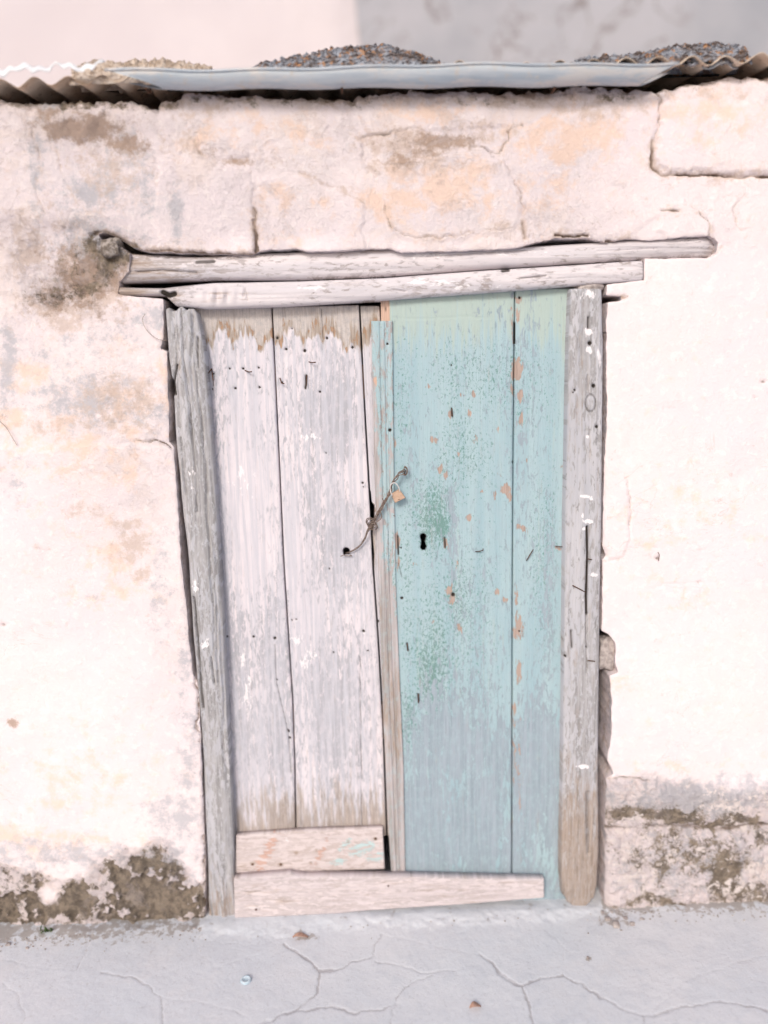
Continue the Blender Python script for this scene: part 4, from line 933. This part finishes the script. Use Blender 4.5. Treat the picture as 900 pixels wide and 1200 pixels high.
# ================================================================== PADLOCK AND WIRE
pl = empty('padlock', P(466, 583, 0.0), 'small square brass padlock hanging from the twisted wire beside the keyhole', 'padlock')
Yp = -0.004
cs = [(458.2, 579.2), (468, 573.2), (475.3, 583.4), (463, 589.6)]
fr = [P(x, y, Yp) for x, y in cs]; 
cen = sum(fr, Vector()) / 4
V = []; bev = 0.0012
for yy, k in ((0.0, .90), (bev, 1.0), (0.0115, 1.0), (0.0125, .92)):
    for p in fr: V.append(cen + (p - cen) * k + Vector((0, yy, 0)))
Fq = [(3, 2, 1, 0)] + [(a * 4 + i, a * 4 + (i + 1) % 4, (a + 1) * 4 + (i + 1) % 4, (a + 1) * 4 + i) for a in range(3) for i in range(4)] + [(12, 13, 14, 15)]
mesh_obj('lock_body', np.array(V), Fq, M_BRASS, pl, smooth=False)
mid = lambda a, b, t: a + (b - a) * t
sh0 = mid(fr[0], fr[1], .12) + Vector((0, .006, 0)); sh1 = mid(fr[0], fr[1], .82) + Vector((0, .006, 0))
upv = (fr[0] - fr[3]).normalized() 
up = (P(460, 566, Yp) - P(463, 577, Yp)).normalized()
sh0.y = sh1.y = Yp - .003
tube('shackle', smooth_path([P(459.5, 581, sh0.y), P(457.3, 574, sh0.y), P(457.8, 568.5, sh0.y), P(461, 565.8, sh0.y), P(464.5, 567, sh0.y), P(467.2, 571, sh0.y), P(468.6, 576, sh0.y + .004)], 6), 0.0015, M_STEEL, pl, 8)
kh = P(467.5, 585.5, Yp - .0003)
rock('stamp_mark', kh, (0.006, 0.0006, 0.0012), M_RUST, pl, 2, 0.1, div=1)

wr = empty('twisted_wire', P(405, 648, 0.035), 'twisted tarnished wire tying the white leaf to the blue leaf through two holes', 'wire')
main = [(475, 552, .022), (470, 553.5, .004), (464, 559, -.002), (459, 568, -.004), (457, 577, -.004), (449, 591, -.001), (441, 605, .006), (436, 614, .010), (432, 621, .018), (427, 632, .026), (421, 640, .032), (412, 646, .034), (407, 648, .048), (405, 648, .07)]
random.seed(3)
for k in range(4):
    pts = []
    for i, (x, y, Y) in enumerate(main):
        w = 1.5 if 4 <= i <= 8 else 0.6
        if k > 1 and i < 3: w = 2.2 + k * .6
        pts.append(P(x + math.sin(i * 1.9 + k * 1.6) * w, y + math.cos(i * 1.9 + k * 1.6) * w * .6, Y + math.cos(i * 1.9 + k * 1.6) * .0015))
    if k == 3: pts = pts[3:9]
    tube('wire_strand', smooth_path(pts, 6), 0.0015 if k else 0.0018, M_WIRE, wr, 6)
# knot of loops at the slit and loose ends
for k in range(4):
    cx, cy = 434 + k * 1.1, 611 + k * 2.2
    tube('wire_loop', smooth_path([P(cx - 5, cy + 1, .016), P(cx - 4, cy - 3 - k % 2, .006), P(cx + 1, cy - 4, .0), P(cx + 5, cy - 1, .002), P(cx + 3, cy + 3, .008), P(cx - 3, cy + 3, .014), P(cx - 5, cy + 1, .018)], 4), 0.0014, M_WIRE, wr, 6)
for pts in ([(440, 604), (447, 598), (450, 590), (448, 584)], [(441, 612), (447, 607), (446, 600)], [(459, 570), (461, 563), (468, 557), (474, 556)], [(474, 546), (477, 549), (477, 555), (474, 557), (472, 553), (474, 548)], [(404, 650), (399, 652)], [(410, 650), (412, 651.5), (404, 651)], [(463, 605), (461, 604)]):
    tube('wire_end', smooth_path([P(x, y, (-.004 if x > 430 else .034)) for x, y in pts], 5), 0.0014, M_WIRE, wr, 6)
tube('wire_eye', smooth_path([P(474, 547, .012), P(477, 550, .006), P(476.5, 555, .008), P(474, 556, .014), P(475, 551, .026)], 5), 0.0018, M_RUST, wr, 6)

# ================================================================== ROOF AND GUTTER
YE = -0.045
zr = float(P(450, 85, YE).z)
roof = empty('corrugated_roof', (0, 0.1, zr), 'low roof of rusty tan corrugated sheets with a wavy edge over the wall', 'roof')
def sheet(x0, x1, zoff, yoff, slope, seed):
    n = int((x1 - x0) / 0.004) + 1
    xx = np.linspace(x0, x1, n)
    yy = np.concatenate([np.linspace(0, .12, 16), np.linspace(.15, 2.45, 20)])
    XX, YY = np.meshgrid(xx, yy[::-1])
    ragged_ = (fbm(XX * 7, XX * 0, seed) - .5) * .03 * np.exp(-YY / .03)
    ZZ = zr + zoff + 0.0105 * np.sin(2 * np.pi * XX / 0.083 + seed) + YY * slope + (fbm(XX * 4, YY * 2, seed) - .5) * .012 + (fbm(XX * 30, YY * 30, seed + 3) - .5) * .004 * np.exp(-YY / .1) - .010 * np.exp(-YY / .03) * (fbm(XX * 9, XX * 0, seed + 9) - .3)
    ZZ += (XX * 0.012)
    V = np.stack([XX, YY + YE + yoff + ragged_, ZZ], -1).reshape(-1, 3)
    nr, nc = XX.shape
    F = grid_faces(nr, nc)
    top = V.copy(); top[:, 2] += 0.0016
    F2 = F[:, ::-1] + len(V)
    e = np.arange((nr - 1) * nc, nr * nc)
    rim = np.stack([e[:-1], e[1:], e[1:] + len(V), e[:-1] + len(V)], -1)
    return mesh_obj('roof_sheet', np.concatenate([V, top]), np.concatenate([F[:, ::-1], F2[:, ::-1], rim]), M_SHEET, roof)
edges = [-5.05, -3.35, -2.0, -1.28, -.52, .26, 1.08, 1.86, 3.4, 5.05]
for i in range(len(edges) - 1):
    sheet(edges[i] - .04, edges[i + 1] + .04, 0.002 + (i % 2) * .0035, -.012 * (i % 3) + .01, 0.10, 3 + i)
# gutter
Yg = -0.045
gl, gr = P(128, 96, Yg), P(790, 86, Yg)
gutter = empty('metal_gutter', (gl + gr) / 2, 'dull zinc half round gutter hung along the roof edge above the door', 'gutter')
nx = 160; nt = 22; R = 0.033
V = []; 
for shell, rr in ((0, R), (1, R - 0.0022)):
    for i in range(nx):
        t = i / (nx - 1)
        for j in range(nt):
            th = math.pi * j / (nt - 1)                     # 0 front lip .. pi back lip
            dep = math.sin(th)
            cut_l, cut_r = 0.13 * dep, 0.085 * dep
            x = (gl.x + cut_l) + t * ((gr.x - cut_r) - (gl.x + cut_l))
            f = (x - gl.x) / (gr.x - gl.x)
            zc = gl.z + f * (gr.z - gl.z) + R * 0.43
            sag = 0.003 * math.sin(x * 7) + 0.002 * math.sin(x * 23 + 1)
            V.append((x, Yg - rr * 0.9 * math.cos(th) + .002 * math.sin(x * 11), zc - rr * 1.32 * dep * (0.85 + .1 * math.sin(x * 5)) + sag))
F = []
n1 = nx * nt
for i in range(nx - 1):
    for j in range(nt - 1):
        a = i * nt + j
        F.append((a, a + 1, a + nt + 1, a + nt)); F.append((n1 + a, n1 + a + nt, n1 + a + nt + 1, n1 + a + 1))
    for j in (0, nt - 1):
        a = i * nt + j; F.append((a, a + nt, n1 + a + nt, n1 + a))
for j in range(nt - 1):
    for i in (0, nx - 1):
        a = i * nt + j; F.append((a, a + 1, n1 + a + 1, n1 + a))
mesh_obj('trough', np.array(V), F, M_ZINC, gutter)
lip = [Vector((gl.x + .0 + t * (gr.x - gl.x), Yg - R * .93 + .002 * math.sin((gl.x + t * (gr.x - gl.x)) * 11), gl.z + t * (gr.z - gl.z) + R * .43 + 0.003 * math.sin((gl.x + t * (gr.x - gl.x)) * 7) + .002 * math.sin((gl.x + t * (gr.x - gl.x)) * 23 + 1))) for t in np.linspace(0, 1, 90)]
tube('rolled_lip', lip, 0.0036, M_ZINC, gutter, 8)
for x in (170, 400, 650):
    a = P(x, 86, Yg)
    tube('gutter_bracket', smooth_path([a + Vector((0, -.005, -.035)), a + Vector((0, .03, -.035)), a + Vector((0, .05, -.01)), a + Vector((0, .075, .012))], 4), 0.0028, M_RUST, gutter, 6)

# rubble heaps lying on the roof
def heap(name, label, prof, Y, mat, seed, stone=0.010, mat2=None):
    """prof: outline marks of the heap's top; the heap is a low ridge of mortar carrying gravel"""
    x0, x1 = prof[0][0], prof[-1][0]
    base = P((x0 + x1) / 2, prof[0][1] + 4, Y)
    t = empty(name, base, label, 'rubble')
    n = 110; m = 26
    V = []
    zb = float(P(x0, prof[0][1], Y).z) - .03
    for j in range(m):
        v = j / (m - 1) * 2 - 1
        for i in range(n):
            pxx = x0 + (x1 - x0) * i / (n - 1)
            top = P(pxx, float(interp(prof, pxx)), Y)
            hgt = max(top.z - zb, 0.005)
            zb = zr + .012 * top.x + (Y + v * .06 - YE) * .10
            hgt = max(top.z - zb, 0.002)
            zz = zb + hgt * (1 - abs(v) ** 2.2) + (float(vn(np.array(pxx * .35), np.array(v * 4. + 9), seed)) - .5) * .014
            V.append((top.x, Y + v * (0.02 + hgt * .6), zz))
    F = [(j * n + i, j * n + i + 1, (j + 1) * n + i + 1, (j + 1) * n + i) for j in range(m - 1) for i in range(n - 1)]
    F.append(tuple(range(n))[::-1]); F.append(tuple(range((m - 1) * n, m * n)))
    mesh_obj('mortar_bed', np.array(V), F, mat2 or mat, t)
    # gravel, joined
    rg = random.Random(seed)
    GV = []; GF = []
    for k in range(int((x1 - x0) * 9)):
        i = rg.randrange(n); j = rg.randrange(m // 2 + 2)
        c = V[j * n + i]; s_ = stone * rg.uniform(.3, .75)
        b = len(GV)
        for d in ((1, 0, 0), (-1, 0, 0), (0, 1, 0), (0, -1, 0), (0, 0, 1), (0, 0, -1)):
            w = rg.uniform(.6, 1.2) * s_
            GV.append((c[0] + d[0] * w, c[1] + d[1] * w, c[2] + d[2] * w * .8))
        for f in ((0, 2, 4), (2, 1, 4), (1, 3, 4), (3, 0, 4), (2, 0, 5), (1, 2, 5), (3, 1, 5), (0, 3, 5)): GF.append(tuple(b + q for q in f))
    g = mesh_obj('gravel', np.array(GV), GF, mat, t, smooth=False)
    g['kind'] = 'stuff'
    return t
heap('rubble_heap', 'grey and rust brown gravelly heap on the roof behind the middle of the gutter', [(296, 81), (310, 76), (340, 70), (365, 66), (385, 60), (415, 56), (450, 56), (475, 60), (497, 68), (520, 78)], 0.02, M_GRAVEL, 5, .009)
t2 = heap('rubble_heap', 'grey and rust gravelly heap on the roof at the right end of the gutter', [(662, 77), (680, 72), (700, 69), (730, 66), (760, 63), (790, 56), (815, 54), (845, 53), (868, 56), (872, 66)], 0.02, M_GRAVEL, 8, .009)
heap('rubble_heap', 'tan crumbling mortar ridge on the roof at the left end of the gutter', [(88, 84), (108, 74), (128, 75), (145, 76), (160, 73), (178, 74), (190, 70), (203, 74), (225, 76), (248, 81)], 0.02, M_CRUMB, 11, .006)
# bent flap of metal flashing at the right
V = []; n = 14
a, b = P(824, 60, -.03), P(868, 57, -.03)
for i in range(n):
    t = i / (n - 1)
    for j in range(6):
        s_ = j / 5
        p = a + (b - a) * t + Vector((0, .05 * (1 - s_) - .012 * math.sin(t * 4), -.040 * s_ - .006 * math.sin(t * 9) * s_))
        V.append(p)
F = [(i * 6 + j, (i + 1) * 6 + j, (i + 1) * 6 + j + 1, i * 6 + j + 1) for i in range(n - 1) for j in range(5)]
fl = mesh_obj('metal_flashing', np.array(V), F, M_ZINC, None, origin=(a + b) / 2)
sm = fl.modifiers.new('thick', 'SOLIDIFY'); sm.thickness = 0.002
tag(fl, 'small bent blue grey metal flashing beside the right rubble heap', 'flashing')
# torn pale plastic at the far left edge
V = []; n = 44
a, b = P(-30, 79, -.066), P(122, 74, -.066)
for i in range(n):
    t = i / (n - 1)
    for j in range(5):
        s_ = j / 4
        hang = .008 + .030 * float(fbm(np.array(t * 14), np.array(2.), 4)) - .012
        p = a + (b - a) * t + Vector((0, -.006 * s_ + .006 * float(vn(np.array(t * 40), np.array(s_ * 3), 4)), -hang * s_ + .005 * math.sin(t * 21) + .004 * math.sin(t * 53)))
        V.append(p)
F = [(i * 5 + j, (i + 1) * 5 + j, (i + 1) * 5 + j + 1, i * 5 + j + 1) for i in range(n - 1) for j in range(4)]
M_PLAST = simple('white_sheeting', (0.80, 0.80, 0.82), (0.70, 0.71, 0.75), 60, .5)
fl = mesh_obj('torn_sheeting', np.array(V), F, M_PLAST, None, origin=(a + b) / 2)
sm = fl.modifiers.new('thick', 'SOLIDIFY'); sm.thickness = 0.002
tag(fl, 'crumpled white sheeting lying on the roof edge at far left', 'sheeting')

# ================================================================== TALLER HOUSE BEHIND
back = empty('rear_building', (0, 2.4, 0), 'taller building behind the roof, pink render at left, stained darker grey at right', 'building')
YB = 2.4
def backface(name, x0, x1, Y0, mat, seed, edge=None):
    xx = np.linspace(x0, x1, 180); zz = np.linspace(6.0, -0.05, 150)
    XX, ZZ = np.meshgrid(xx, zz)
    if edge == 'r': XX = XX + (XX - x0) / (x1 - x0) * ((fbm(ZZ * 3, ZZ * 0, 3) - .5) * .06 - .10 * (ZZ - 3.4))
    if edge == 'l': XX = XX + (x1 - XX) / (x1 - x0) * ((fbm(ZZ * 3, ZZ * 0, 3) - .5) * .06 - .10 * (ZZ - 3.4))
    YY = Y0 + (fbm(XX * 2, ZZ * 2, seed) - .5) * .03 + (fbm(XX * 12, ZZ * 12, seed + 1) - .5) * .006
    if edge == 'r': YY = YY + .03 * sst(.985, 1, (XX - x0) / (XX[:, -1:] - x0))
    V = np.stack([XX, YY, ZZ], -1).reshape(-1, 3)
    return mesh_obj(name, V, grid_faces(*XX.shape), mat, back)
xm = float(P(424, 60, YB).x)
backface('rendered_wall', -8, xm, YB, M_BACKL, 1, 'r')['label'] = 'smooth pale pink rendered part'
backface('grey_wall', xm - .0, 8, YB + .012, M_BACKR, 4, 'l')['label'] = 'grey part with dark mould stains'  # right part coloured a darker, bluer grey than the left, with dark veins
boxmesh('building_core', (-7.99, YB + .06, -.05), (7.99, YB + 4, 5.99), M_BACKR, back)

# ================================================================== SMALL THINGS ON THE GROUND
c = G(288, 1148, 0.006)
V = []; F = []; n = 20
for (r, z) in ((.0140, -.006), (.0145, .000), (.0135, .0025), (.010, .003), (0.0095, .0018), (.001, .0016)):
    for k in range(n):
        th = 2 * math.pi * k / n; rr = r * (1.04 if (k % 2 and r > .0138) else 1)
        V.append((c.x + rr * math.cos(th), c.y + rr * math.sin(th), c.z + z))
for i in range(5):
    for k in range(n): F.append((i * n + k, i * n + (k + 1) % n, (i + 1) * n + (k + 1) % n, (i + 1) * n + k))
F.append(tuple(range(5 * n, 6 * n)))
o = mesh_obj('bottle_cap', np.array(V), F, M_CAP, None, origin=c)
tag(o, 'pale blue round bottle cap lying on the pavement', 'bottle cap')
def leaf(x, y, L, W, a, mat, label):
    c = G(x, y, 0.006); V = []; n = 9
    for i in range(n):
        t = i / (n - 1); w = W * math.sin(math.pi * min(t * .97 + .02, 1)) ** .8
        for s_ in (-1, 0, 1):
            q = Vector(((t - .5) * L, s_ * w * .5, .004 * abs(s_) + .006 * math.sin(t * 4)))
            q.rotate(Matrix.Rotation(a, 3, 'Z')); V.append(c + q)
    F = [(i * 3 + j, (i + 1) * 3 + j, (i + 1) * 3 + j + 1, i * 3 + j + 1) for i in range(n - 1) for j in range(2)]
    o = mesh_obj('dry_leaf', np.array(V), F, mat, None, origin=c)
    m = o.modifiers.new('thick', 'SOLIDIFY'); m.thickness = .0008
    tag(o, label, 'leaf')
leaf(557, 1180, .032, .018, .3, M_LEAF, 'small orange dry leaf on the pavement near the bottom edge')
leaf(352, 1098, .045, .016, .1, M_LEAF, 'curled brown dry leaf on the pavement below the long board')
peb = [(712, 1078, .020), (722, 1086, .026), (733, 1077, .016), (741, 1084, .018), (706, 1070, .014), (717, 1070, .012), (689, 1123, .010), (10, 1108, .018), (32, 1112, .012), (214, 1093, .012), (228, 1089, .014), (752, 1078, .012)]
PL = ['small round crumb at the foot of the right post', 'largest pale crumb of mortar near the foot of the right post', 'pale crumb behind the largest one, right of the right post', 'grey crumb just right of the largest one', 'tiny crumb touching the right post', 'tiny crumb against the stone block by the right post',
      'lone dark pebble out on the open pavement', 'pale stone crumb at the far left foot of the wall', 'small crumb beside the far left one', 'small crumb under the left post, nearer the moss', 'small crumb under the left post, nearer the door', 'rightmost of the crumbs below the right stone block']
for k, (x, y, s_) in enumerate(peb):
    s_ *= .75; g = G(x, y, 0.0); o = rock('pebble', g + Vector((0, 0, s_ * .30)), (s_, s_ * .8, s_ * .75), M_STONE, None, k, .3, origin=g, div=3)
    tag(o, PL[k], 'pebble', 'mortar crumbs on the pavement')
wb_ = G(54, 1092, 0.0)
we = empty('weed', wb_, 'tiny green weed growing at the foot of the stained left wall', 'weed')
rg = random.Random(2)
for k in range(11):
    a = rg.uniform(0, 6.28); L = rg.uniform(.015, .034); ln = rg.uniform(.2, .9)
    d = Vector((math.cos(a) * ln, -abs(math.sin(a)) * ln, 1)).normalized(); sd_ = Vector((-math.sin(a), math.cos(a), 0)) * .0045
    p0 = wb_ + Vector((rg.uniform(-.02, .02), rg.uniform(-.01, 0), 0))
    V = [p0 - sd_ * .3, p0 + sd_ * .3, p0 + d * L * .6 + sd_, p0 + d * L * .6 - sd_, p0 + d * L + Vector((0, 0, -.004)), p0 + d * L * .6 + Vector((0, .0012, -.001)), p0 + Vector((0, .001, 0))]
    mesh_obj('leaf', np.array(V), [(0, 1, 2, 3), (3, 2, 4), (0, 3, 5, 6), (1, 6, 5, 2), (3, 4, 5), (2, 5, 4), (0, 6, 1)], M_WEED, we)

# fine debris gathered along the foot of the wall
rg = random.Random(31)
DV = []; DF = []
for k in range(420):
    side = rg.random()
    x_ = rg.uniform(-60, 245) if side < .5 else (rg.uniform(700, 960) if side < .9 else rg.uniform(245, 700))
    yb = float(np.interp(x_, [-400, 0, 240, 700, 900, 1300], [1110, 1100, 1086, 1068, 1062, 1055])) + min(rg.expovariate(1 / 5.0), 40)
    c = G(x_, yb, 0.004); b = len(DV); r = rg.uniform(.0012, .0042)
    for d in ((1, 0, 0), (-1, 0, 0), (0, 1, 0), (0, -1, 0), (0, 0, 1), (0, 0, -1)):
        w = rg.uniform(.6, 1.3) * r
        DV.append((c.x + d[0] * w, c.y + d[1] * w, c.z + d[2] * w * .8))
    for f in ((0, 2, 4), (2, 1, 4), (1, 3, 4), (3, 0, 4), (2, 0, 5), (1, 2, 5), (3, 1, 5), (0, 3, 5)): DF.append(tuple(b + q for q in f))
M_GRIT = simple('mortar_grit', (0.26, 0.22, 0.20), (0.50, 0.46, 0.45), 90, 0.95)
o = mesh_obj('grit', np.array(DV), DF, M_GRIT, None, smooth=False)
tag(o, 'fine mortar grit gathered along the foot of the wall', 'grit', kind='stuff')
